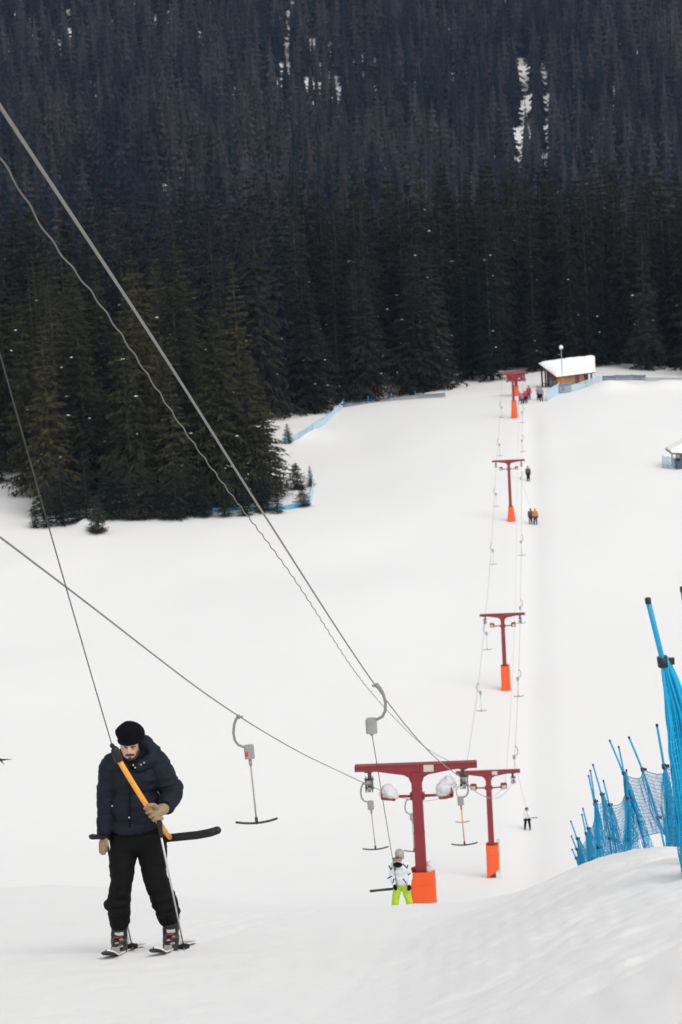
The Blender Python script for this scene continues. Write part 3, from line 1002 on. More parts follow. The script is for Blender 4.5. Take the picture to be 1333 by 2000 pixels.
def make_tbar(o, side, label, pole_m, sticker=False):
    root = empty('t_bar', o, label, 'T-bar', 'empty T-bars hanging on the lift ropes')
    mb = MB(); c = hanger_mesh(o, side, mb); mb.build('hanger', M['steel'], root)
    boxpart(c, root, 1, sticker)
    top = c - UP * .12; bot = c - UP * 1.15
    mb = MB(); mb.tube([top, top - UP * .09], .026, 8); mb.tube([top - UP * .05, bot], .0135, 8)
    mb.build('pole', pole_m, root)
    mb = MB()
    pts = [bot + TA * x + UP * (.045 * (abs(x) / .33) ** 2 - .005) for x in np.linspace(-.33, .33, 13)]
    mb.tube(pts, .019, 8); mb.tube([bot - UP * .02, bot + UP * .09], .024, 8)
    mb.build('crossbar', M['barblack'], root)
    return root


def copy_tree(o, parent=None):
    c = o.copy(); COL.objects.link(c)
    if parent is not None: c.parent = parent
    for ch in [x for x in ALL if x.parent == o]:
        copy_tree(ch, c)
    return c


L0 = rope_at(-1, 44.5)
left_list = [  # (label, rope point)
    ('empty T-bar nearest the camera, grey box with red sticker, between man and pylon', rope_at_py(-1, 1400, 30, 60)),
    ('empty T-bar hanging at the left end of the nearest pylon crossarm', rope_at(-1, 68.9)),
    ('empty T-bar half hidden behind the post of the nearest pylon', rope_at(-1, 88)),
    ('small empty T-bar between the two nearest pylons, under the right sheaves', rope_at(-1, 129)),
    ('empty T-bar on left rope below the third pylon, above the second', rope_at_py(-1, 1335, 137, 190)),
    ('empty T-bar hanging right at left sheave of the third pylon', rope_at_py(-1, 1192, 150, 192)),
    ('empty T-bar on left rope just above the third pylon', rope_at_py(-1, 1062, 196, 262)),
    ('empty T-bar on left rope level with the foot of the fourth pylon post', rope_at_py(-1, 953, 196, 266)),
    ('empty T-bar on left rope just above the fourth pylon', rope_at_py(-1, 858, 271, 328)),
    ('farthest empty T-bar on left rope beside the fifth pylon pad', rope_at_py(-1, 785, 271, 329))]
right_list = [
    ('empty T-bar with orange tube hanging right of the nearest pylon', rope_at(1, 69.2)),
    ('empty T-bar on right rope beside the orange pad of the third pylon', rope_at_py(1, 1308, 137, 192)),
    ('empty T-bar on right rope at the right arm of the third pylon', rope_at_py(1, 1172, 150, 260)),
    ('empty T-bar on right rope below the orange jacketed pair', rope_at_py(1, 1045, 196, 266)),
    ('empty T-bar on right rope just above the fourth pylon', rope_at_py(1, 850, 271, 329)),
    ('farthest empty T-bar on right rope below the people at the hut', rope_at_py(1, 795, 271, 330))]
tA = make_tbar(left_list[0][1], -1, left_list[0][0], M['pole'], True)
tB = make_tbar(left_list[1][1], -1, left_list[1][0], M['pole'])
tC = make_tbar(right_list[0][1], 1, right_list[0][0], M['poleor'])
tD = make_tbar(right_list[1][1], 1, right_list[1][0], M['pole'])
ALL = list(COL.objects)
tA.rotation_euler = (0, rad(-2.2), rad(4)); tB.rotation_euler = (0, rad(-3), 0); tC.rotation_euler = (0, rad(-2.2), 0)
for proto, lst in ((tB, left_list[2:]), (tD, right_list[2:])):
    for k, (lab, p) in enumerate(lst):
        c = copy_tree(proto); c.location = p; c['label'] = lab
        c.rotation_euler = (0, rad(random.uniform(-3, 2)), rad(random.uniform(-12, 12)))

# ------------------------------------------------------------------ people
def CR(cx, cy, dy=0.0, Y0=20.5):           # first close-up of the man (3.775x)
    return V3(at(140 + cx / 3.775, 1370 + cy / 3.775, Y0 + dy))


MM = 20.5 / F / 3.775 / .985               # metres per close-up pixel


def build_man():
    feet = at(266, 1866, 20.5)
    root = empty('person', (feet[0], feet[1], feet[2]), 'man in black beanie and navy jacket on skis, gripping the orange T-bar pole', 'person')
    c = CR; k = MM

    def cap(mb, a, b, ra, rb): mb.cap(a, b, ra * k, rb * k)

    def el(mb, p, rx, ry, rz, rot=None): mb.ell(p, (rx * k, ry * k, rz * k), rot)
    # body: one skin from head to ankles, under the clothes
    hd = c(428, 325, -.06)
    tilt = Matrix.Rotation(rad(24), 3, 'X')
    b = MB()
    el(b, hd, 70, 92, 98, tilt); el(b, c(428, 385, -.11), 50, 52, 46)                     # skull, jaw
    el(b, c(424, 372, -.168), 11, 15, 17); cap(b, c(424, 345, -.150), c(422, 380, -.172), 8, 13)   # nose
    el(b, c(395, 372, -.125), 20, 24, 20); el(b, c(458, 370, -.125), 20, 24, 20)         # cheeks
    el(b, c(428, 328, -.128), 58, 20, 12); el(b, c(430, 415, -.125), 26, 24, 16)          # brow, chin
    cap(b, c(450, 400, -.02), c(465, 480, .02), 58, 62)
    el(b, c(470, 600, .03), 165, 105, 190); el(b, c(475, 820, .03), 150, 100, 170)
    cap(b, c(340, 470, .02), c(610, 460, .02), 70, 70)
    cap(b, c(300, 480, .02), c(262, 700, .03), 58, 48); cap(b, c(262, 700, .03), c(243, 970, -.04), 46, 32); el(b, c(236, 1040, -.05), 30, 30, 50)
    cap(b, c(655, 480, .02), c(740, 685, .02), 58, 48); cap(b, c(740, 685, .02), c(680, 785, -.2), 46, 34); el(b, c(630, 812, -.26), 40, 30, 32)
    for (hx, kx, ky, axx, ay_) in ((390, 365, 1350, 355, 1700), (580, 640, 1375, 730, 1670)):
        cap(b, c(hx, 1010, .03), c(kx, ky, -.04), 88, 60); cap(b, c(kx, ky, -.04), c(axx, ay_, .03), 58, 44)
        cap(b, c(axx, ay_, .03), c(axx, ay_ + 120, .02), 42, 40); el(b, c(axx, ay_ + 135, -.06), 40, 110, 28)
    el(b, c(480, 980, .03), 150, 100, 110)
    blob('body', b, M['skin'], root, .011, 2)
    # face
    for (x0, x1, yy, lab) in ((394, 418, 342, 0), (440, 472, 337, 1)):
        mb = MB(); mb.cap(c(x0, yy - (3 if lab else 6) + (4 if lab else 0), -.150), c(x1, yy + (4 if not lab else -4), -.150), 5.5 * k, 4.5 * k)
        mb.build('eyebrow', M['hair'], root)
        mb = MB(); mb.ell(c((x0 + x1) / 2, yy + 15, -.143), (11 * k, 6 * k, 2.6 * k)); mb.build('eyelid', M['hair'], root)
    mb = MB()
    mb.cap(c(400, 398, -.158), c(424, 391, -.172), 6 * k, 7.5 * k); mb.cap(c(424, 391, -.172), c(462, 394, -.155), 7.5 * k, 6.5 * k)
    mb.build('moustache', M['hair'], root)
    mb = MB(); mb.ell(c(430, 403, -.160), (17 * k, 9 * k, 5 * k)); mb.build('lips', M['lip'], root)
    mb = MB()
    for a, d in (((398, 405, -.125), (410, 420, -.135)), ((410, 420, -.135), (432, 427, -.138)), ((432, 427, -.138), (462, 418, -.128)), ((462, 418, -.128), (486, 385, -.085)), ((486, 385, -.085), (496, 345, -.06)), ((386, 395, -.11), (398, 405, -.125))):
        mb.cap(c(*a), c(*d), 12 * k, 12 * k)
    mb.ell(c(431, 416, -.150), (13 * k, 9 * k, 8 * k))
    mb.build('beard', M['hair'], root)
    # slouchy knit cap
    mb = MB()
    bt_ = Matrix.Rotation(rad(3), 3, 'X')
    el(mb, c(432, 232, -.02), 98, 108, 84); el(mb, c(426, 268, -.05), 82, 100, 36, bt_)
    el(mb, c(358, 225, -.02), 30, 60, 32); el(mb, c(496, 238, 0), 40, 70, 58); el(mb, c(432, 172, 0), 34, 50, 22)
    bn = blob('beanie', mb, M['knit'], root, .010, 3, [(.006, 14, 14), (.004, 40, 40)])
    mb = MB()
    ring = [c(427, 282, -.052) + bt_ @ Vector((76 * k * math.cos(a), 99 * k * math.sin(a), 0)) for a in np.linspace(0, 6.2832, 33)]
    mb.tube(ring, 15 * k, 8, caps=False); mb.build('brim', M['knit'], bn)
    # neck warmer
    mb = MB()
    el(mb, c(452, 440, -.03), 92, 92, 50); el(mb, c(505, 385, .0), 44, 75, 66); el(mb, c(512, 318, -.01), 32, 66, 62); el(mb, c(382, 420, .02), 36, 60, 45)
    blob('neck_warmer', mb, M['black'], root, .010, 3, [(.008, 12, 12)])
    # jacket with hood
    mb = MB()
    el(mb, c(470, 560, .03), 192, 138, 175); el(mb, c(472, 760, .02), 188, 146, 185); el(mb, c(470, 880, .03), 190, 145, 82)
    el(mb, c(450, 915, -.02), 165, 110, 52)
    cap(mb, c(320, 462, .03), c(622, 448, .03), 82, 84)
    cap(mb, c(298, 485, .03), c(262, 690, .03), 84, 66); cap(mb, c(262, 690, .03), c(247, 965, -.03), 64, 47)
    cap(mb, c(640, 480, .03), c(738, 672, .02), 88, 74); cap(mb, c(738, 676, .02), c(700, 768, -.16), 74, 52)
    el(mb, c(745, 640, .02), 68, 70, 60)
    # hood lying round the neck
    for a, d, ra, rb in (((545, 310, .06), (598, 372, .04), 40, 52), ((598, 372, .04), (585, 430, -.02), 54, 50), ((585, 430, -.02), (500, 475, -.09), 46, 34), ((545, 310, .08), (470, 350, .15), 50, 60), ((470, 350, .15), (390, 400, .12), 60, 55), ((390, 400, .12), (345, 440, .04), 55, 45), ((345, 440, .04), (400, 470, -.08), 40, 32)):
        cap(mb, c(*a), c(*d), ra, rb)
    jk = blob('jacket', mb, M['navy'], root, .011, 3, [(.011, 5, 15), (.008, 13, 27), (.004, 45, 45)])
    mb = MB()
    mb.tube([c(432, 500, -.135), c(430, 640, -.14), c(428, 800, -.145), c(430, 955, -.13)], .007, 6); mb.build('placket', M['black'], jk)
    mb = MB()
    for (x, y, d) in ((455, 470, -.13), (512, 466, -.125), (535, 452, -.115), (470, 488, -.14), (425, 856, -.155), (300, 770, -.12)):
        mb.ell(c(x, y, d), (.007, .006, .007), None, 8, 6)
    mb.build('snap_button', M['bootlight'], jk)
    for a, d, r in (((248, 955, -.03), (245, 985, -.035), 52), ((694, 775, -.175), (675, 790, -.21), 52)):
        MB().cap(c(*a), c(*d), r * k, r * k * .95).build('cuff', M['black'], jk)
    # trousers, bunched over the boots
    mb = MB()
    el(mb, c(485, 985, .03), 205, 135, 135)
    cap(mb, c(382, 1040, .03), c(370, 1330, -.03), 113, 75); cap(mb, c(368, 1340, -.03), c(350, 1470, 0), 76, 78); cap(mb, c(350, 1480, 0), c(353, 1625, .02), 80, 70)
    cap(mb, c(585, 1040, .03), c(618, 1320, -.03), 113, 79); cap(mb, c(628, 1330, -.03), c(690, 1480, 0), 82, 88); cap(mb, c(690, 1480, 0), c(716, 1590, .02), 90, 72)
    # ruffles
    for (x, y, w, r) in ((362, 1405, 52, 38), (345, 1475, 68, 36), (352, 1530, 55, 34), (668, 1440, 60, 38), (690, 1500, 74, 38), (700, 1550, 58, 32)):
        el(mb, c(x, y, -.02), w + 20, 88, r)
    el(mb, c(272, 1500, .02), 26, 50, 30); el(mb, c(770, 1545, .02), 26, 50, 26)
    blob('trousers', mb, M['black'], root, .011, 2, [(.008, 4.5, 12), (.006, 11, 26), (.003, 45, 45)])
    # boots
    for (x, y, sx) in ((352, 1690, 325), (733, 1668, 722)):
        mb = MB()
        cap(mb, c(x, y - 30, .02), c(x, y + 95, .0), 60, 60); el(mb, c(x, y + 135, -.07), 60, 150, 42); el(mb, c(x, y + 150, .02), 58, 100, 36)
        el(mb, c(x, y + 85, -.04), 58, 90, 44)
        bt = blob('ski_boot', mb, M['bootgrey'], root, .010, 2, [(.006, 18, 18)])
        mb = MB()
        ring = [c(x, y + 2, .012) + Vector((65 * k * math.cos(a), 65 * k * math.sin(a), .004 * math.sin(a))) for a in np.linspace(-2.05, -1.0, 8)]
        mb.grid([[p + UP * .013 for p in ring], [p - UP * .013 for p in ring]]); mb.build('power_strap', M['bootwhite'], bt)
        mb = MB()
        for (dx, yy, w, d) in ((14, 66, 30, -.085), (-18, 92, 26, -.125), (12, 116, 34, -.165)):
            mb.box(c(x + dx, y + yy, d), (w * k, .012, 10 * k), (Vector((1, 0, .15)), Vector((0, 1, 0)), Vector((-.15, 0, 1))), 0, .002)
        mb.box(c(x, y + 168, -.2), (40 * k, .03, 12 * k), None, 0, .01)
        mb.build('buckle', M['bootlight'], bt)
        mb = MB()
        mb.box(c(x - 8, y + 50, -.075), (60 * k, .012, 7 * k)); mb.box(c(x + 20, y + 76, -.105), (40 * k, .012, 6 * k))
        mb.build('trim', M['bootred'], bt)
    # left glove closed round the tube, right glove hanging half closed
    mb = MB()
    el(mb, c(632, 812, -.28), 48, 38, 44, Matrix.Rotation(rad(-20), 3, 'Y')); cap(mb, c(680, 790, -.215), c(640, 812, -.27), 44, 42)
    for (x, y, L) in ((544, 786, 1.0), (560, 817, 1.05), (582, 846, 1.0), (606, 870, .85)):
        cap(mb, c(x + 62, y - 8, -.29), c(x + 18, y - 6, -.342), 14, 13); cap(mb, c(x + 18, y - 6, -.342), c(x - 2, y + 2, -.325), 13, 12.5); cap(mb, c(x - 2, y + 2, -.325), c(x + 6, y + 8, -.285), 12.5, 11)
    cap(mb, c(636, 782, -.30), c(602, 762, -.335), 17, 15); cap(mb, c(602, 762, -.335), c(572, 764, -.35), 15, 12)
    blob('glove', mb, M['tan'], root, .005, 1, [(.002, 30, 30)])
    mb = MB()
    cap(mb, c(243, 1000, -.04), c(236, 1060, -.05), 32, 36)
    for (x, y, d, x2, y2, d2) in ((212, 1070, -.07, 214, 1112, -.06), (228, 1078, -.085, 228, 1124, -.075), (246, 1078, -.075, 242, 1122, -.065), (258, 1066, -.06, 256, 1104, -.05)):
        cap(mb, c(x + 2, y - 30, d), c(x, y, d), 11.5, 11.5); cap(mb, c(x, y, d), c(x2, y2, d2), 11.5, 10)
    cap(mb, c(255, 1020, -.075), c(262, 1062, -.09), 14, 12)
    blob('glove', mb, M['tan'], root, .005, 1, [(.002, 30, 30)])
    return root


man = build_man()


def ski(tip_xy, yaw, length, w, label, group, loc_scale=1.0, top='skitop', body='skiwhite', z=None, ahead=.45):
    """a shaped ski lying on the slope, tip towards -Y"""
    dirv = Vector((math.sin(yaw), math.cos(yaw), 0))
    lat = Vector((math.cos(yaw), -math.sin(yaw), 0))
    mb = MB(); rows_t = []; rows_b = []
    n = 28
    t0 = Vector((tip_xy[0], tip_xy[1], 0))
    zs = [gz(*(t0 + dirv * length * u)[:2]) for u in (.12, .5, .95)]
    a = (zs[2] - zs[0]) / (.83 * length)
    for i in range(n + 1):
        u = (i / n) ** 1.3
        s = u * length
        q = min(s / (.09 * length), 1)
        hw = w / 2 * (1 - (1 - q) ** 2.2) ** .5 * (1 - .28 * math.sin(min(1, max(0, (u - .08) / .85)) * math.pi)) if q < 1 else w / 2 * (1 - .28 * math.sin(min(1, max(0, (u - .08) / .85)) * math.pi))
        hw = max(hw, .004)
        rise = .05 * max(0, 1 - s / (.16 * length)) ** 1.6
        base = t0 + dirv * s; zc = zs[0] + a * (s - .12 * length) + .012 + rise
        p = Vector((base.x, base.y, zc))
        th = .012
        rows_b.append([p - lat * hw, p + lat * hw]); rows_t.append([p - lat * hw + UP * th, p + lat * hw + UP * th])
    mb.grid(rows_t, 0); mb.grid([r[::-1] for r in rows_b], 1)
    mb.grid([[a_[0], b_[0]] for a_, b_ in zip(rows_b, rows_t)], 2); mb.grid([[b_[1], a_[1]] for a_, b_ in zip(rows_b, rows_t)], 2)
    mb.add([rows_b[0][0], rows_b[0][1], rows_t[0][1], rows_t[0][0]], [(0, 1, 2, 3)], 1); mb.add([rows_b[-1][0], rows_b[-1][1], rows_t[-1][1], rows_t[-1][0]], [(3, 2, 1, 0)], 1)
    o = mb.build('ski', [M[top], M['skibase'], M[body]], None, tuple(rows_b[n // 2][0]))
    return tag(o, label, 'ski', group)


for (px, yaw, lab, py, bx0) in ((209, rad(3.8), 'ski with beige rounded tip under the right boot of the navy jacket man', 1876, 232), (302, rad(5.6), 'ski with beige rounded tip under the left boot, beside the pole basket', 1871, 334)):
    t = at(px, py, 19.72)
    so = ski((t[0], t[1]), yaw, 1.62, .112, lab, None)
    # binding
    q = at(bx0, 1862, 20.45)
    mb = MB()
    zq = gz(q[0], 20.4)
    for nm_, cc_, sz_ in (('toe_binding', (q[0] - .005, 20.27, zq + .062), (.06, .09, .03)), ('heel_binding', (q[0] + .03, 20.72, zq - .04), (.06, .12, .05))):
        b_ = MB().box(cc_, sz_, None, 0, .008).mesh(nm_, tuple(so.location)); b_.materials.append(M['bootlight'])
        link(nm_, b_, so)


def ski_pole(grip0, grip1, tip, label, mat_, basket=True, shaft0=None):
    root = empty('ski_pole', tip, label, 'ski pole')
    s0 = shaft0 if shaft0 is not None else grip1
    d = (tip - s0).normalized()
    MB().tube([s0, tip], [.0085, .0055], 8).build('shaft', mat_, root)
    MB().tube([grip0, grip0 + (grip1 - grip0) * .1, grip0 + (grip1 - grip0) * .6, grip1], [.016, .022, .016, .014], 8).build('grip', M['tgrip'], root)
    bp = tip - d * .075
    mb = MB()
    ra = (d * .8 + Vector((0, -1, .1))).normalized(); rb = ra.cross(Vector((1, 0, 0))).normalized(); rc = ra.cross(rb)
    mb.tube([bp - ra * .006, bp, bp + ra * .006], [.034, .046, .036], 16)
    for q in range(6):
        a = q * 1.047; mb.tube([bp, bp + (rb * math.cos(a) + rc * math.sin(a)) * .045], .008, 5)
    mb.build('basket', M['tgrip'], root)
    MB().tube([tip - d * .05, tip + d * .01], [.006, .002], 6).build('tip', M['steel'], root)
    return root


ski_pole(CR(648, 880, -.30), CR(662, 1000, -.29), CR(841, 1868, -.03), 'silver ski pole hanging from the left glove, basket beside the ski', M['alu'])
ski_pole(CR(138, 997, -.17), CR(266, 1003, -.05), CR(462, 1868, .14), 'ski pole in the right glove, grip pointing out beside the hip', M['alu'])


def man_tbar():
    """the T-bar the man rides: hanger on the rope above him, cord, tube and curved seat bar"""
    o = rope_at(1, 13.1)
    root = empty('t_bar', o, 'T-bar ridden by the man, yellow orange tube with padded black bar', 'T-bar')
    c = V3(at(-52, 470, 14.1)); e = c + UP * .10
    dn = (e - o); sw = dn.cross(Vector((0, 1, 0))).normalized() * .1
    mb = MB()
    mb.tube([o, o + dn * .08 - sw * .5, o + dn * .3 - sw * 1.2, o + dn * .6 - sw * 1.2, o + dn * .85 - sw * .5, e], .021, 8); mb.ell(o, (.035, .05, .035))
    mb.build('hanger', M['steel'], root)
    boxpart(c, root)
    top = CR(300, 326, -.40)
    pts = [c - UP * .12 + (top - c + UP * .12) * u - UP * .03 * 4 * u * (1 - u) for u in np.linspace(0, 1, 24)]
    MB().tube(pts, .004, 6).build('cord', M['cord'], root)
    mb = MB()
    mb.ell(top, (.018, .018, .018)); a, b = CR(316, 345, -.40), CR(352, 440, -.39)
    d = (b - a)
    mb.tube([top, a, a + d * .08, a + d * .5, b - d * .05, b], [.012, .022, .031, .033, .032, .026], 10)
    mb.build('grip', M['tgrip'], root)
    mb = MB()
    path = [CR(350, 432, -.39), CR(430, 566, -.36), CR(500, 680, -.34), CR(580, 805, -.315), CR(630, 872, -.24), CR(672, 930, -.12), CR(700, 975, 0.0), CR(726, 1002, .06)]
    mb.tube(path, .0205, 12); mb.build('tube', M['torange'], root)
    mb = MB()
    path = [CR(330, 1000, .22), CR(480, 1018, .21), CR(600, 1022, .18), CR(725, 1006, .10), CR(830, 995, .07), CR(930, 985, .03), CR(1020, 968, -.01), CR(1075, 950, -.04)]
    rs = [.026, .031, .032, .031, .032, .032, .032, .030]
    mb.tube(path, rs, 12); mb.ell(path[-1], (.030, .030, .030))
    mb.build('crossbar', M['barblack'] if False else M['tgrip'], root)


man_tbar()


def skier(feet, H, label, jacket, trousers, helmet, group=None, yaw=0.0, arms='down', stance=.14, vox=None, pose=None, gloves=True, lean=0.0, boots='black', name='person', slim=1.0):
    """a clothed standing figure; faces -Y when yaw is 0"""
    feet = V3(feet)
    root = empty(name, feet, label, 'person', group)
    s = H / 1.80
    Rz = Matrix.Rotation(yaw, 3, 'Z')

    def p(x, y, z):
        return feet + Rz @ Vector((x * (slim if z > .9 else 1), y + lean * z, z)) * s
    vox = vox or .022 * s
    st = stance
    L = {}
    for sg in (-1, 1):
        L[sg] = [p(sg * .10, .02, .93), p(sg * (st + .03) * .85, -.05, .52), p(sg * (st + .03), .02, .10)]
    if arms == 'down':
        A = {sg: [p(sg * .19, .02, 1.42), p(sg * .27, .03, 1.14), p(sg * .25, -.13, .93)] for sg in (-1, 1)}
    elif arms == 'front':
        A = {-1: [p(-.19, .02, 1.42), p(-.29, .0, 1.15), p(-.21, -.2, .99)], 1: [p(.19, .02, 1.42), p(.28, .02, 1.14), p(.24, -.13, .95)]}
    else:
        A = {-1: [p(-.19, .02, 1.42), p(-.30, .02, 1.18), p(-.20, -.22, 1.12)], 1: [p(.19, .02, 1.42), p(.30, .02, 1.18), p(.20, -.22, 1.12)]}
    b = MB()

    def cap(mb, a, c, ra, rb): mb.cap(a, c, ra * s * (slim ** .5), rb * s * (slim ** .5))

    def el(mb, q, rx, ry, rz): mb.ell(q, (rx * s * (slim ** .5), ry * s, rz * s), Rz)
    hs = 1.0 if H > 1.5 else 1.22
    hc = p(0, -.02, 1.655)
    el(b, hc, .075 * hs, .095 * hs, .108 * hs); el(b, p(0, -.06, 1.60), .052 * hs, .055 * hs, .045 * hs); el(b, p(0, -.125 * hs, 1.645), .014, .022, .022)
    cap(b, p(0, 0, 1.58), p(0, .02, 1.42), .055, .065)
    el(b, p(0, .02, 1.25), .16, .10, .22); el(b, p(0, .02, 1.02), .15, .10, .16); cap(b, A[-1][0], A[1][0], .055, .055)
    for sg in (-1, 1):
        cap(b, A[sg][0], A[sg][1], .05, .042); cap(b, A[sg][1], A[sg][2], .042, .03); 
        d = (A[sg][2] - A[sg][1]).normalized(); el(b, A[sg][2] + d * .07 * s, .035, .04, .05)
        cap(b, L[sg][0], L[sg][1], .085, .058); cap(b, L[sg][1], L[sg][2], .056, .042); el(b, L[sg][2] + Rz @ Vector((0, -.07, -.04)) * s, .045, .13, .045)
    blob('body', b, M['skin'], root, vox, 1)
    mb = MB()
    el(mb, p(0, .02, 1.28), .195, .135, .21); el(mb, p(0, .02, 1.03), .19, .14, .19); cap(mb, A[-1][0], A[1][0], .085, .085)
    cap(mb, p(0, .02, 1.45), p(0, .01, 1.53), .085, .075)
    for sg in (-1, 1):
        cap(mb, A[sg][0], A[sg][1], .08, .066); cap(mb, A[sg][1], A[sg][2], .066, .048)
    jk = blob('jacket', mb, M[jacket], root, vox, 2, [(.014 * s, 6, 16)])
    mb = MB()
    el(mb, p(0, .02, .93), .18, .13, .13)
    for sg in (-1, 1):
        cap(mb, L[sg][0], L[sg][1], .115, .085); cap(mb, L[sg][1], L[sg][2] + UP * .12 * s, .085, .078)
    blob('trousers', mb, M[trousers], root, vox, 2, [(.016 * s, 6, 14)])
    hm = MB()
    el(hm, p(0, .015, 1.715), .105 * hs, .125 * hs, .095 * hs)
    for sg in (-1, 1): el(hm, p(sg * .082 * hs, .02, 1.64), .028 * hs, .06 * hs, .06 * hs)
    hm.build('helmet' if helmet in ('greyhelm', 'white') else 'cap', M[helmet], root)
    bt = MB()
    for sg in (-1, 1):
        cap(bt, L[sg][2] + UP * .12 * s, L[sg][2], .062, .062); el(bt, L[sg][2] + Rz @ Vector((0, -.08, -.045)) * s, .058, .155, .055)
    bt.build('boots', M[boots], root)
    if gloves:
        for sg in (-1, 1):
            d = (A[sg][2] - A[sg][1]).normalized(); q = A[sg][2] + d * .05 * s
            g = MB(); el(g, q, .052, .055, .06); el(g, q + d * .05 * s, .048, .05, .05)
            side = d.cross(UP).normalized() if abs(d.z) < .95 else Rz @ Vector((1, 0, 0))
            for f in range(4):
                w = q + side * (f - 1.5) * .021 * s; g.cap(w, w + (d * .6 + UP * -.5).normalized() * (.075 if f in (1, 2) else .06) * s, .012 * s, .010 * s, 8)
            g.cap(q - side * .04 * s * sg, q - side * .06 * s * sg + d * .04 * s, .012 * s, .010 * s, 8)
            g.build('glove', M['black'], root)
    return root, p, jk


def rider_bar(feet, H, side, off_rope, label, hip_px=None, pole_len=.9, cord_from=8.0, hipz=.92, rope_pt=None, bar_pts=None):
    o = rope_pt
    root = empty('t_bar', o, label, 'T-bar')
    mb = MB(); c = hanger_mesh(o, 1, mb); mb.build('hanger', M['steel'], root)
    boxpart(c, root)
    s = H / 1.8
    hip = V3(feet) + Vector((side * .10, -.05, hipz)) * s
    g = hip + (c - hip).normalized() * pole_len
    MB().tube([c - UP * .1, g], .006, 5).build('cord', M['cord'], root)
    MB().tube([g, hip + Vector((0, .05, -.02))], .017, 8).build('pole', M['pole'], root)
    bp = bar_pts or [hip + Vector((-side * .2, .2, 0)), hip + Vector((0, .17, -.02)), hip + Vector((side * .25, .1, 0)), hip + Vector((side * .5, .03, .02))]
    MB().tube(bp, .024, 8).build('crossbar', M['barblack'], root)


# the child beside the nearest pylon
cp = at(788, 1799, 47.0); czg = gz(cp[0], 47.0)
chf = (cp[0], 47.0, czg + .03)
root, cpf, cj = skier(chf, 1.27, 'child in white jacket, lime trousers, grey helmet and goggles beside nearest pylon', 'white', 'lime', 'greyhelm', None, 0, 'front', .165, .015, slim=.80)


def K(cx, cy, dy=0.0):                       # child close-up (7.84x)
    return V3(at(710 + cx / 7.84, 1640 + cy / 7.84, 47.0 + dy))


mb = MB(); mb.ell(K(522, 305, -.115), (.082, .05, .034)); g_ = mb.build('goggles', M['lens'], root)
MB().tube([K(455, 283, -.06), K(490, 281, -.125), K(522, 280, -.14), K(555, 279, -.125), K(592, 278, -.06)], .012, 6).build('goggle_strap', M['goggle'], g_)
MB().tube([K(465, 325, -.10), K(500, 334, -.15), K(522, 330, -.155), K(545, 334, -.15), K(580, 322, -.10)], .011, 6).build('goggle_frame', M['gogframe'], g_)
mb = MB(); mb.ell(K(525, 385, -.05), (.085, .085, .042)); mb.build('neck_warmer', M['black'], root)
mb = MB()
for a, b_ in (((395, 405), (425, 460)), ((425, 460), (440, 425)), ((610, 375), (670, 435)), ((670, 435), (682, 390)), ((488, 410), (490, 465)), ((612, 600), (655, 660)), ((470, 600), (455, 660)), ((375, 590), (440, 560)), ((690, 540), (720, 515))):
    mb.cap(K(*a, -.17), K(*b_, -.17), .012, .010, 8)
mb.build('trim', M['bluecloth'], cj)
rider_bar(chf, 1.27, -1, 0, 'T-bar pulling the child, dark bar sticking out at the left hip', rope_pt=rope_at_py(1, 1339, 30, 50), hipz=.86, pole_len=.7,
          bar_pts=[K(620, 748, .2), K(520, 752, .2), K(410, 757, .1), K(260, 772, .02), K(105, 788, -.05)])
for sg in (-1, 1):
    ski((chf[0] + sg * .17 - .05, 46.4), rad(2), 1.25, .10, 'short ski under the %s boot of the lime trousered child' % ('right' if sg < 0 else 'left'), None)

# skiers farther down
p1 = hit(1031, 1621, 130, 200)
skier(p1, 1.36 * p1[1] / 160, 'skier in white black sleeved jacket riding up right of second pylon', 'white', 'black', 'browncloth', None, 0, 'down', .16)
rider_bar(p1, 1.36 * p1[1] / 160, 1, 0, 'T-bar pulling the white jacketed skier, bar out to the right', rope_pt=rope_at_py(1, 1458, 136, 175), pole_len=.9)
P4 = hit(1037.5, 1024, 200, 300)
skier(P4, 1.55, 'skier in brown jacket, left one of pair sharing a T-bar', 'browncloth', 'bluecloth', 'browncloth', None, 0, 'down', .10)
P5 = hit(1046.5, 1025, 200, 300)
skier(P5, 1.6, 'skier in ochre orange jacket, right one of pair sharing a T-bar', 'orangecloth', 'bluecloth', 'orangecloth', None, 0, 'down', .10)
mid = (np.array(P4) + np.array(P5)) / 2
rider_bar(mid, 1.6, 1, 0, 'T-bar pulling the pair in brown and orange jackets', rope_pt=rope_at_py(1, 922, 262, 269.3), pole_len=.9)
P6 = hit(1032.5, 940, 240, 330)
skier(P6, 1.62, 'lone skier in dark clothes beside the right arm of fourth pylon', 'browncloth', 'black', 'browncloth', None, 0, 'down', .08)
for (px, py, h, lab, j, t, hm, yw) in [
        (1016, 784, 1.25, 'child in grey blue next to the fifth pylon post', 'greycloth', 'bluecloth', 'greyhelm', .5),
        (1020.5, 789, 1.3, 'child in pink jacket at the front of queue', 'pink', 'bluecloth', 'pink', .2),
        (1025.5, 788, 1.6, 'person in red jacket and dark trousers in the queue', 'redcloth', 'black', 'redcloth', 0),
        (1028.5, 787, 1.45, 'person in dark brown clothes at right of the queue', 'browncloth', 'bluecloth', 'browncloth', -.4),
        (1034, 781, 1.75, 'person in dark red jacket standing behind the queue', 'redcloth', 'browncloth', 'browncloth', .3),
        (1052, 781, 1.7, 'person in grey jacket, left one of two before the hut', 'greycloth', 'black', 'browncloth', .6),
        (1058, 784, 1.75, 'person with pale jacket and black trousers nearest the hut porch', 'greycloth', 'black', 'black', -.3)]:
    q = hit(px, py, 280, 360)
    skier(q, h * q[1] / 345, lab, j, t, hm, 'people waiting by the hut', yw, 'down', .10)

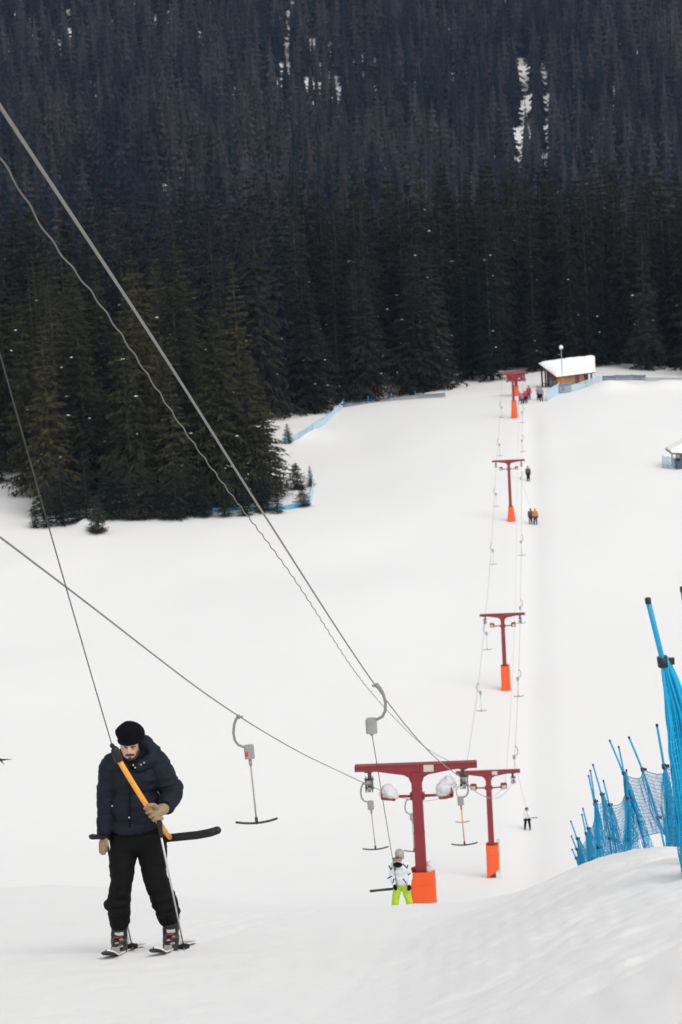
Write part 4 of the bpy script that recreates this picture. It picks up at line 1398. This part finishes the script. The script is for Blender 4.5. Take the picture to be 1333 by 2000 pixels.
# ------------------------------------------------------------------ the hut
def build_hut():
    th = rad(24)
    X = Vector((math.cos(th), math.sin(th), 0)); Yv = Vector((-math.sin(th), math.cos(th), 0))
    o = V3(at(1089, 765, 357)); o.z = min(gz(o.x, o.y), o.z) - .1
    W, D, He, Hr = 5.1, 4.0, 2.05, 3.1
    root = empty('hut', o, 'ochre wooden lift hut with deep snow on the sloping roof and open porch', 'hut')

    def p(x, y, z): return o + X * x + Yv * y + UP * z

    def hz_(y): return He + (Hr - He) * y / D - .06
    Dp = 2.0
    MB().prism([(0, -.6), (Dp, -.6), (Dp, hz_(Dp)), (0, hz_(0))], p((W - .7) / 2, 0, 0), Yv, UP, X, W - .7).build('wall', M['ochre'], root)
    MB().prism([(Dp + .002, -.6), (D, -.6), (D, hz_(D)), (Dp + .002, hz_(Dp))], p(W / 2 + .35, 0, 0), Yv, UP, X, W - .75).build('back_wall', M['brown'], root)
    MB().prism([(0, 1.55), (Dp, 1.75), (Dp, hz_(Dp)), (0, hz_(0))], p(-.022, 0, 0), Yv, UP, X, .04).build('gable', M['brown'], root)
    OV = .32

    def roofpt(i, j, lift):
        t = j / 20; x0 = -.2; x1 = W + .3 + 2.6 * t
        return p(x0 + (x1 - x0) * i / 30, -OV + (D + 2 * OV) * t, He + (Hr - He) * (t * (D + 2 * OV) - OV) / D + lift)
    lo = [[roofpt(i, j, -.05) for j in range(21)] for i in range(31)]
    hi = [[roofpt(i, j, .06) for j in range(21)] for i in range(31)]

    def shell(mb, lo, hi):
        mb.grid(hi); mb.grid([r[::-1] for r in lo])
        mb.grid([lo[0], hi[0]]); mb.grid([hi[-1], lo[-1]]); mb.grid([[r[0] for r in hi], [r[0] for r in lo]]); mb.grid([[r[-1] for r in lo], [r[-1] for r in hi]])
        return mb
    roof = shell(MB(), lo, hi).build('roof', M['brown'], root)
    top = [[roofpt(i, j, .09 + (.40 + .08 * mnoise.noise(Vector((i * .3, j * .3, 3)))) * min(1, (.05 + min(i, 30 - i)) / 2.2) ** .5 * min(1, (.05 + min(j, 20 - j)) / 2.0) ** .5) for j in range(21)] for i in range(31)]
    bot = [[roofpt(i, j, .065) for j in range(21)] for i in range(31)]
    shell(MB(), bot, top).build('snow_cover', M['fluff'], roof)
    # porch: posts, rail and floor behind the side window
    for q, h in ((p(-.02, D - .12, 0), hz_(D)), (p(-.02, Dp + .95, 0), hz_(Dp + .95)), (p(W - .08, .08, 0), He - .06)):
        MB().box(q + UP * (h / 2 - .15), (.17, .17, h + .28), (X, Yv, UP), 0, .01).build('porch_post', M['brown'], root)
    MB().box(p(.36, (Dp + D) / 2, -.05), (.8, D - Dp - .02, .5), (X, Yv, UP)).build('porch_floor', M['dkwood'], root)
    MB().box(p(.03, (Dp + D) / 2, .75), (.06, D - Dp - .1, .1), (X, Yv, UP)).build('rail', M['brown'], root)
    for y in (.12, 1.05):
        f = MB().box(p(-.045, y + .4, 1.05), (.05, .84, .95), (X, Yv, UP)).build('window', M['brown'], root)
        MB().box(p(-.075, y + .4, 1.05), (.02, .70, .82), (X, Yv, UP)).build('pane', M['glass'], f)
    d = MB().box(p(2.95, -.03, 1.0), (.58, .06, 1.9), (X, Yv, UP)).build('door', M['brown'], root)
    MB().box(p(3.17, -.075, 1.0), (.05, .03, .1), (X, Yv, UP)).build('handle', M['steel'], d)
    MB().box(p(4.22, -.02, 1.05), (.55, .05, 1.9), (X, Yv, UP)).build('doorway_shade_slab', M['inside'], root)  # flat slab on the wall, opening's shade painted as its colour
    for x in (.09, 1.9, 3.75):
        MB().box(p(x, -.03, He / 2 - .1), (.09, .07, He), (X, Yv, UP)).build('batten', M['ochre'], root)


build_hut()

# lamp post in front of the hut
lp = V3(at(1099.5, 757, 352)); lp.z = gz(lp.x, lp.y)
lm = empty('lamp_post', lp, 'thin grey lamp post with white round head and orange pad before the hut', 'lamp post')
topz = at(1096, 679, 352)[2]
MB().tube([lp - UP * .3, Vector((lp.x, lp.y, topz))], [.06, .04], 8).build('pole', M['greypole'], lm)
mb = MB(); mb.ell(Vector((lp.x, lp.y, topz + .05)), (.26, .2, .26)); mb.tube([Vector((lp.x, lp.y, topz - .2)), Vector((lp.x, lp.y, topz))], [.08, .12], 8)
mb.build('lamp_head', M['lampwhite'], lm)
MB().box(lp + UP * .75, (.44, .44, 1.45), None, 0, .08, (.85, .85)).build('safety_pad', M['pad'], lm)

# kiosk at the right edge
kq = V3(hit(1321, 917, 250, 340))
kr = empty('kiosk', kq, 'small grey kiosk with snow covered roof at the right edge', 'kiosk')
kx = Vector((1, .1, 0)).normalized(); ky = Vector((-.1, 1, 0)).normalized()
MB().box(kq + kx * 1.1 + ky * 1 + UP * .35, (2.2, 2, .9), (kx, ky, UP)).build('wall', mat('slate_panel', (.06, .085, .11), .6, .15, 3), kr)
MB().box(kq + kx * 1.35 + ky * 1.02 + UP * 1.2, (1.7, 1.9, .8), (kx, ky, UP)).build('window', M['glass'], kr)
for dx, dy in ((.06, 0), (1.2, 0), (2.14, 0), (.06, 2), (2.14, 2)):
    MB().box(kq + kx * dx + ky * dy + UP * .82, (.1, .1, 1.64), (kx, ky, UP)).build('corner_post', M['dkwood'], kr)
rf = MB().prism([(-.55, 1.72), (1.1, 1.55), (2.8, 1.42), (2.8, 1.54), (1.1, 1.68), (-.55, 1.86)], kq + ky * 1, kx, UP, ky, 2.8).build('roof', M['brown'], kr)
mb = MB()
rows = []
for i in range(15):
    x = -.5 + 3.25 * i / 14
    rows.append([kq + kx * x + ky * (1 + (-1.35 + 2.7 * j / 8)) + UP * (1.80 - .11 * (x + .5) + (.08 + min(1.0, .22 + i * .13) * min(1, (.08 + min(j, 8 - j)) / 1.2) ** .5)) for j in range(9)])
mb.grid(rows)
lowr = [[q - UP * (q.z - (kq.z + 1.84 - .11 * (3.25 * i / 14))) for q in r] for i, r in enumerate(rows)]
mb.grid([r[::-1] for r in lowr]); mb.grid([[r[0] for r in rows], [r[0] for r in lowr]]); mb.grid([[r[-1] for r in lowr], [r[-1] for r in rows]]); mb.grid([lowr[0], rows[0]]); mb.grid([rows[-1], lowr[-1]])
mb.build('snow_cover', M['fluff'], rf)
MB().tube([kq + kx * .9 + ky * .6 + UP * 1.7, kq + kx * .9 + ky * .6 + UP * 3.1], .07, 8).build('flue', M['greypole'], kr)

# ------------------------------------------------------------------ net fences
def net_wires(mb, a0, a1, b0, b1, nx, ny, r, sag=.12, bulge=.05, fold=0.0, nf=3, mi=0, seed=0):
    """knotted netting between two posts (bottom a0,b0 - top a1,b1) with a sagging top edge"""
    a0, a1, b0, b1 = V3(a0), V3(a1), V3(b0), V3(b1)
    nrm = (b0 - a0).cross(a1 - a0)
    nrm = nrm.normalized() if nrm.length > 1e-6 else Vector((1, 0, 0))
    P = []
    for j in range(ny + 1):
        v = j / ny; row = []
        for i in range(nx + 1):
            u = i / nx
            p = (a0 + (b0 - a0) * u) * (1 - v) + (a1 + (b1 - a1) * u) * v
            p = p - UP * sag * 4 * u * (1 - u) * v
            off = bulge * math.sin(math.pi * u) * (.4 + .6 * v) + fold * math.sin(u * math.pi * 2 * nf + v * 2 + seed) + .015 * mnoise.noise(Vector((u * 6 + seed, v * 5, seed * 3)))
            p = p + nrm * off
            row.append(p)
        P.append(row)
    for j in range(ny + 1):
        mb.tube(P[j], r * (1.8 if j in (0, ny) else 1), 3, mi, False)
    for i in range(nx + 1):
        mb.tube([P[j][i] for j in range(ny + 1)], r, 3, mi, False)


# the blue fence on the bank: posts (top px,py, bottom px,py, Y, clip fraction)
FP = [(1334, 1150, 1352, 1660, 18.0), (1266, 1172, 1338, 1660, 17.0), (1306.6, 1374, 1322, 1655, 27), (1318, 1385, 1333, 1652, 26), (1283.5, 1416, 1303, 1655, 36),
      (1229, 1440, 1289, 1628, 45), (1191.5, 1446.5, 1253, 1640, 50), (1209, 1458.5, 1228, 1645, 51), (1224, 1504, 1216, 1664, 50), (1179, 1525, 1200, 1660, 54),
      (1158.6, 1493.6, 1192, 1668, 55), (1153.5, 1505, 1164, 1688, 56), (1150, 1515, 1170, 1684, 57), (1139, 1579, 1156, 1690, 60), (1137, 1591, 1150, 1694, 61), (1115.4, 1604, 1140, 1698, 62), (1116.6, 1633, 1136, 1698, 63), (1118, 1659, 1132, 1698, 64)]
ft, fb = [], []
for (x, y, x2, y2, Y) in FP:
    b = V3(at(x2, y2, Y)); g = gz(b.x, b.y)
    ft.append(V3(at(x, y, Y - .25))); fb.append(b)
fence = empty('safety_fence', fb[2], 'blue safety net fence with leaning poles along the near snow bank', 'net fence')
for i in range(len(FP)):
    d = (ft[i] - fb[i])
    low = fb[i] - d.normalized() * .35
    n_ = 6
    # poles bend a little
    pts = [low + (ft[i] - low) * (q / n_) + Vector((.035 * math.sin(math.pi * q / n_), 0, 0)) * d.length for q in range(n_ + 1)]
    po = MB().tube(pts, .0165, 8).build('pole', M['blue'], fence)
    t = d.normalized()
    MB().tube([ft[i] - t * .02, ft[i] + t * .012], .0185, 8).build('cap', M['clip'], po)
    fr = .30 if i < 3 else .42
    for q in ((.80 if i == 1 else .72, .30) if i > 1 else (.80,)):
        cpt = low + (ft[i] - low) * q + Vector((.035 * math.sin(math.pi * q), 0, 0)) * d.length
        mb = MB(); mb.tube([cpt - t * .03, cpt + t * .03], .03 if i != 1 else .034, 8); mb.box(cpt + Vector((.04, 0, 0)), (.06, .03, .04))
        mb.build('clip', M['clip'], po)


def fpt(i, q):
    d = ft[i] - fb[i]; low = fb[i] - d.normalized() * .35
    return low + (ft[i] - low) * q + Vector((.035 * math.sin(math.pi * q), 0, 0)) * d.length


# single stretched panels
for a, b, nx, ny, sag, bul in ((2, 4, 24, 18, .12, .12), (4, 5, 26, 16, .10, .12), (5, 6, 24, 16, .16, .1), (6, 8, 22, 15, .18, .1), (7, 9, 22, 15, .2, .1), (9, 10, 14, 14, .1, .08), (10, 12, 14, 14, .1, .08), (12, 14, 20, 14, .14, .06), (13, 16, 18, 12, .1, .06), (15, 17, 14, 12, .08, .05)):
    mb = MB(); net_wires(mb, fpt(a, .17), fpt(a, .72), fpt(b, .17), fpt(b, .72), nx, ny, .0042, sag, bul, seed=a)
    mb.build('net', M['netdark'], fence)
# netting bunched and hanging in folds along the poles
def bunch(i, q0, q1, w, n, seed, layers=3):
    """folds of netting gathered along a pole, wider towards the ground"""
    mb = MB()
    a0, a1 = fpt(i, q0), fpt(i, q1)
    r = .0045 if i < 3 else .0042
    for l in range(layers):
        rows = []
        ny = 34 if i < 4 else 24
        for j in range(ny + 1):
            v = j / ny
            c = a0 + (a1 - a0) * v
            wd = w * (1 - v) ** .8 * (1 - .12 * l) + .035
            row = []
            for k in range(n + 1):
                u = k / n
                dep = (.03 + .13 * (1 - v)) * math.sin(u * 9 + l * 1.7 + seed + 1.5 * v) * .5 + (l - layers / 2) * .05 * (1 - v)
                nz_ = mnoise.noise(Vector((u * 4 + seed, v * 7, l * 3.1)))
                row.append(c + Vector(((u - .12 + .07 * nz_) * wd, dep, .02 * nz_)))
            rows.append(row)
        for j in range(ny + 1):
            mb.tube(rows[j], r, 3, 0, False)
        for k in range(n + 1):
            mb.tube([rows[j][k] for j in range(ny + 1)], r * 1.15, 3, 0, False)
    return mb.build('net', M['bluenet'], fence)


bunch(1, .0, .81, .40, 16, 3, 5)
bunch(0, .0, .73, .30, 13, 6, 4)
bunch(2, .02, .74, .20, 11, 11, 4)
bunch(3, .02, .74, .26, 11, 31, 4)
bunch(4, .03, .70, .20, 10, 17, 4)
for i, w in ((8, .20), (7, .2), (6, .16), (10, .30), (9, .24), (11, .26), (12, .28), (13, .32), (14, .28), (15, .32), (16, .24), (17, .18)):
    bunch(i, .05, .74, w, 8, i * 5, 2)


def low_fence(name, pxs, h, nmat, pmat, label, posts, Y0=250, Y1=420, rw=.012, cell=.28, poleh=.35, known_Y=None):
    pts = []
    for k_, (px, py) in enumerate(pxs):
        if known_Y is not None:
            q = V3(at(px, py, known_Y[k_])); q.z = gz(q.x, q.y)
        else:
            q = V3(hit(px, py, Y0, Y1))
        pts.append(q)
    root = empty(name, pts[0], label, 'net fence')
    mb = MB()
    L = 0
    for k_, (a, b) in enumerate(zip(pts[:-1], pts[1:])):
        d = (b - a).length
        nx = max(2, int(d / cell)); ny = max(3, int(h / cell * 1.0))
        net_wires(mb, a - UP * .05, a + UP * h, b - UP * .05, b + UP * h, nx, ny, rw, .05 * h, .04, seed=k_)
    mb.build('net', nmat, root)
    for a, b in zip(pts[:-1], pts[1:]):
        n = max(1, int((b - a).length / posts))
        for i in range(n + 1):
            q = a + (b - a) * (i / n)
            if i == n and b is not pts[-1]: continue
            MB().tube([q - UP * .3, q + UP * (h + poleh)], .03, 6).build('pole', pmat, root)
    return root


low_fence('net_fence', [(560, 868), (585, 857), (612, 840), (640, 824), (664, 801), (671, 795)], .75, M['palenet'], M['bluenet'], 'blue net fence climbing the snow edge right of the left stand', 2.4, 290, 380, .035, .2, .1)
low_fence('net_fence', [(671, 796), (720, 788), (765, 783), (812, 779), (870, 776)], .5, M['duskynet'], M['bluenet'], 'dark blue net fence along the foot of the far forest', 3.0, 300, 380, .035, .22, .5)
low_fence('net_fence', [(322, 1003), (380, 1001), (440, 1000), (505, 998), (566, 995), (604, 988)], .4, M['bluenet'], M['bluenet'], 'half buried bright blue net fence below the left stand', 1.6, 250, 300, .035, .16, .12)
low_fence('net_fence', [(605, 988), (612, 962), (610, 935)], .9, M['palenet'], M['bluenet'], 'short blue net fence closing off the right corner of the stand', 2.2, 260, 310, .03, .2, .1)
low_fence('net_fence', [(1070, 798), (1081, 782), (1093, 768)], 1.25, M['palenet'], M['bluenet'], 'pale blue net fence curving down from the hut lamp post', 1.2, known_Y=[343, 346.5, 350], rw=.05, cell=.16, poleh=.05)
low_fence('net_fence', [(1092, 774), (1117, 773)], 1.2, M['midnet'], M['bluenet'], 'strong blue net fence panel below the hut lamp post', .9, known_Y=[349.5, 349.5], rw=.045, cell=.16, poleh=.1)
low_fence('net_fence', [(1117, 771), (1145, 765), (1172, 760)], .8, M['palenet'], M['bluenet'], 'pale blue net fence sloping up right of the hut', 1.7, known_Y=[349.5, 350.5, 352], rw=.045, cell=.16, poleh=.1)
low_fence('net_fence', [(1178, 757), (1205, 756), (1235, 758), (1262, 763)], .6, M['deepnet'], M['bluenet'], 'dark blue net fence on the snow crest right of hut', 1.6, known_Y=[360, 361, 361, 360], rw=.045, cell=.16, poleh=.25)
low_fence('net_fence', [(1262, 766), (1300, 769), (1345, 771)], .45, M['greycloth'], M['greypole'], 'pale grey net fence at the far right forest edge', 2.0, known_Y=[358, 357, 356], rw=.03, cell=.2, poleh=.15)
low_fence('net_fence', [(1295, 914), (1306, 916), (1319, 917)], 1.25, M['palenet'], M['bluenet'], 'pale blue net fence panel beside the grey kiosk', .6, 250, 340, .03, .16, .1)

# little twigs poking out of the snow by the left edge
for (px, lab, s) in ((32, 'small bent twig poking from the snow crest at far left', 1), (42, 'taller thin twig poking from the snow crest at far left', 1.7)):
    q = V3(hit(px, 1719, 20, 80))
    tw = MB()
    tw.tube([q - UP * .1, q + Vector((.02, 0, .05 * s)), q + Vector((.035 * s, 0, .11 * s))], [.008, .006, .003], 5); tw.tube([q + UP * .03, q + Vector((-.04, 0, .06 * s))], [.005, .002], 4)
    tag(tw.build('twig', M['bark'], None, tuple(q)), lab, 'twig')

# ------------------------------------------------------------------ air
hz = MB().box((5, 690, -3), (900, 1500, 290)).build('haze', [], None, (0, 0, 0))
hm = bpy.data.materials.new('haze'); hm.use_nodes = True
hm.node_tree.nodes.clear()
vo = hm.node_tree.nodes.new('ShaderNodeVolumePrincipled'); ou = hm.node_tree.nodes.new('ShaderNodeOutputMaterial')
vo.inputs['Color'].default_value = (.46, .64, 1.0, 1); vo.inputs['Density'].default_value = 5.0e-5; vo.inputs['Anisotropy'].default_value = .0
hm.node_tree.links.new(vo.outputs['Volume'], ou.inputs['Volume'])
hz.data.materials.append(hm)
tag(hz, 'thin bluish winter haze over the valley', 'haze', None, 'stuff')

# ------------------------------------------------------------------ light
SUN_EL, SUN_AZ = rad(50), rad(150)          # azimuth from +Y towards +X: the sun stands behind the photographer, to the right, veiled by cloud
w = bpy.data.worlds.new('World'); S.world = w; w.use_nodes = True
nt = w.node_tree; bg = nt.nodes['Background']
sky = nt.nodes.new('ShaderNodeTexSky'); sky.sky_type = 'NISHITA'; sky.sun_disc = False
sky.sun_elevation = SUN_EL; sky.sun_rotation = SUN_AZ; sky.altitude = 1500; sky.air_density = 1.0; sky.dust_density = 4.0
hs_ = nt.nodes.new('ShaderNodeHueSaturation'); hs_.inputs['Saturation'].default_value = .03
nt.links.new(sky.outputs['Color'], hs_.inputs['Color']); nt.links.new(hs_.outputs['Color'], bg.inputs['Color'])
bg.inputs['Strength'].default_value = .12
sd = bpy.data.lights.new('sun', 'SUN'); sd.energy = .65; sd.angle = rad(35); sd.color = (1.0, .95, .88)
so = bpy.data.objects.new('sun', sd); COL.objects.link(so)
dv = Vector((math.sin(SUN_AZ) * math.cos(SUN_EL), math.cos(SUN_AZ) * math.cos(SUN_EL), math.sin(SUN_EL)))
so.rotation_euler = dv.to_track_quat('Z', 'Y').to_euler(); so.location = (0, 0, 90)

# ------------------------------------------------------------------ camera
cd = bpy.data.cameras.new('camera'); cam = bpy.data.objects.new('camera', cd); COL.objects.link(cam)
cd.sensor_fit = 'VERTICAL'; cd.sensor_height = 36; cd.sensor_width = 24
cd.lens = 36 * F / 2000
cd.clip_start = .1; cd.clip_end = 5000
Rm = Matrix((tuple(RR), tuple(UU), tuple(-fw))).transposed()
cam.matrix_world = Matrix.Translation(Vector((0, 0, CZ))) @ Rm.to_4x4()
cd.dof.use_dof = True; cd.dof.focus_distance = 27; cd.dof.aperture_fstop = 6.5
S.camera = cam
S.view_settings.view_transform = 'Standard'; S.view_settings.look = 'None'; S.view_settings.gamma = 1
S.view_settings.exposure = 0.80
S.cycles.max_bounces = 6; S.cycles.diffuse_bounces = 3; S.cycles.volume_bounces = 0
S.cycles.volume_step_rate = 4
S.cycles.use_denoising = True
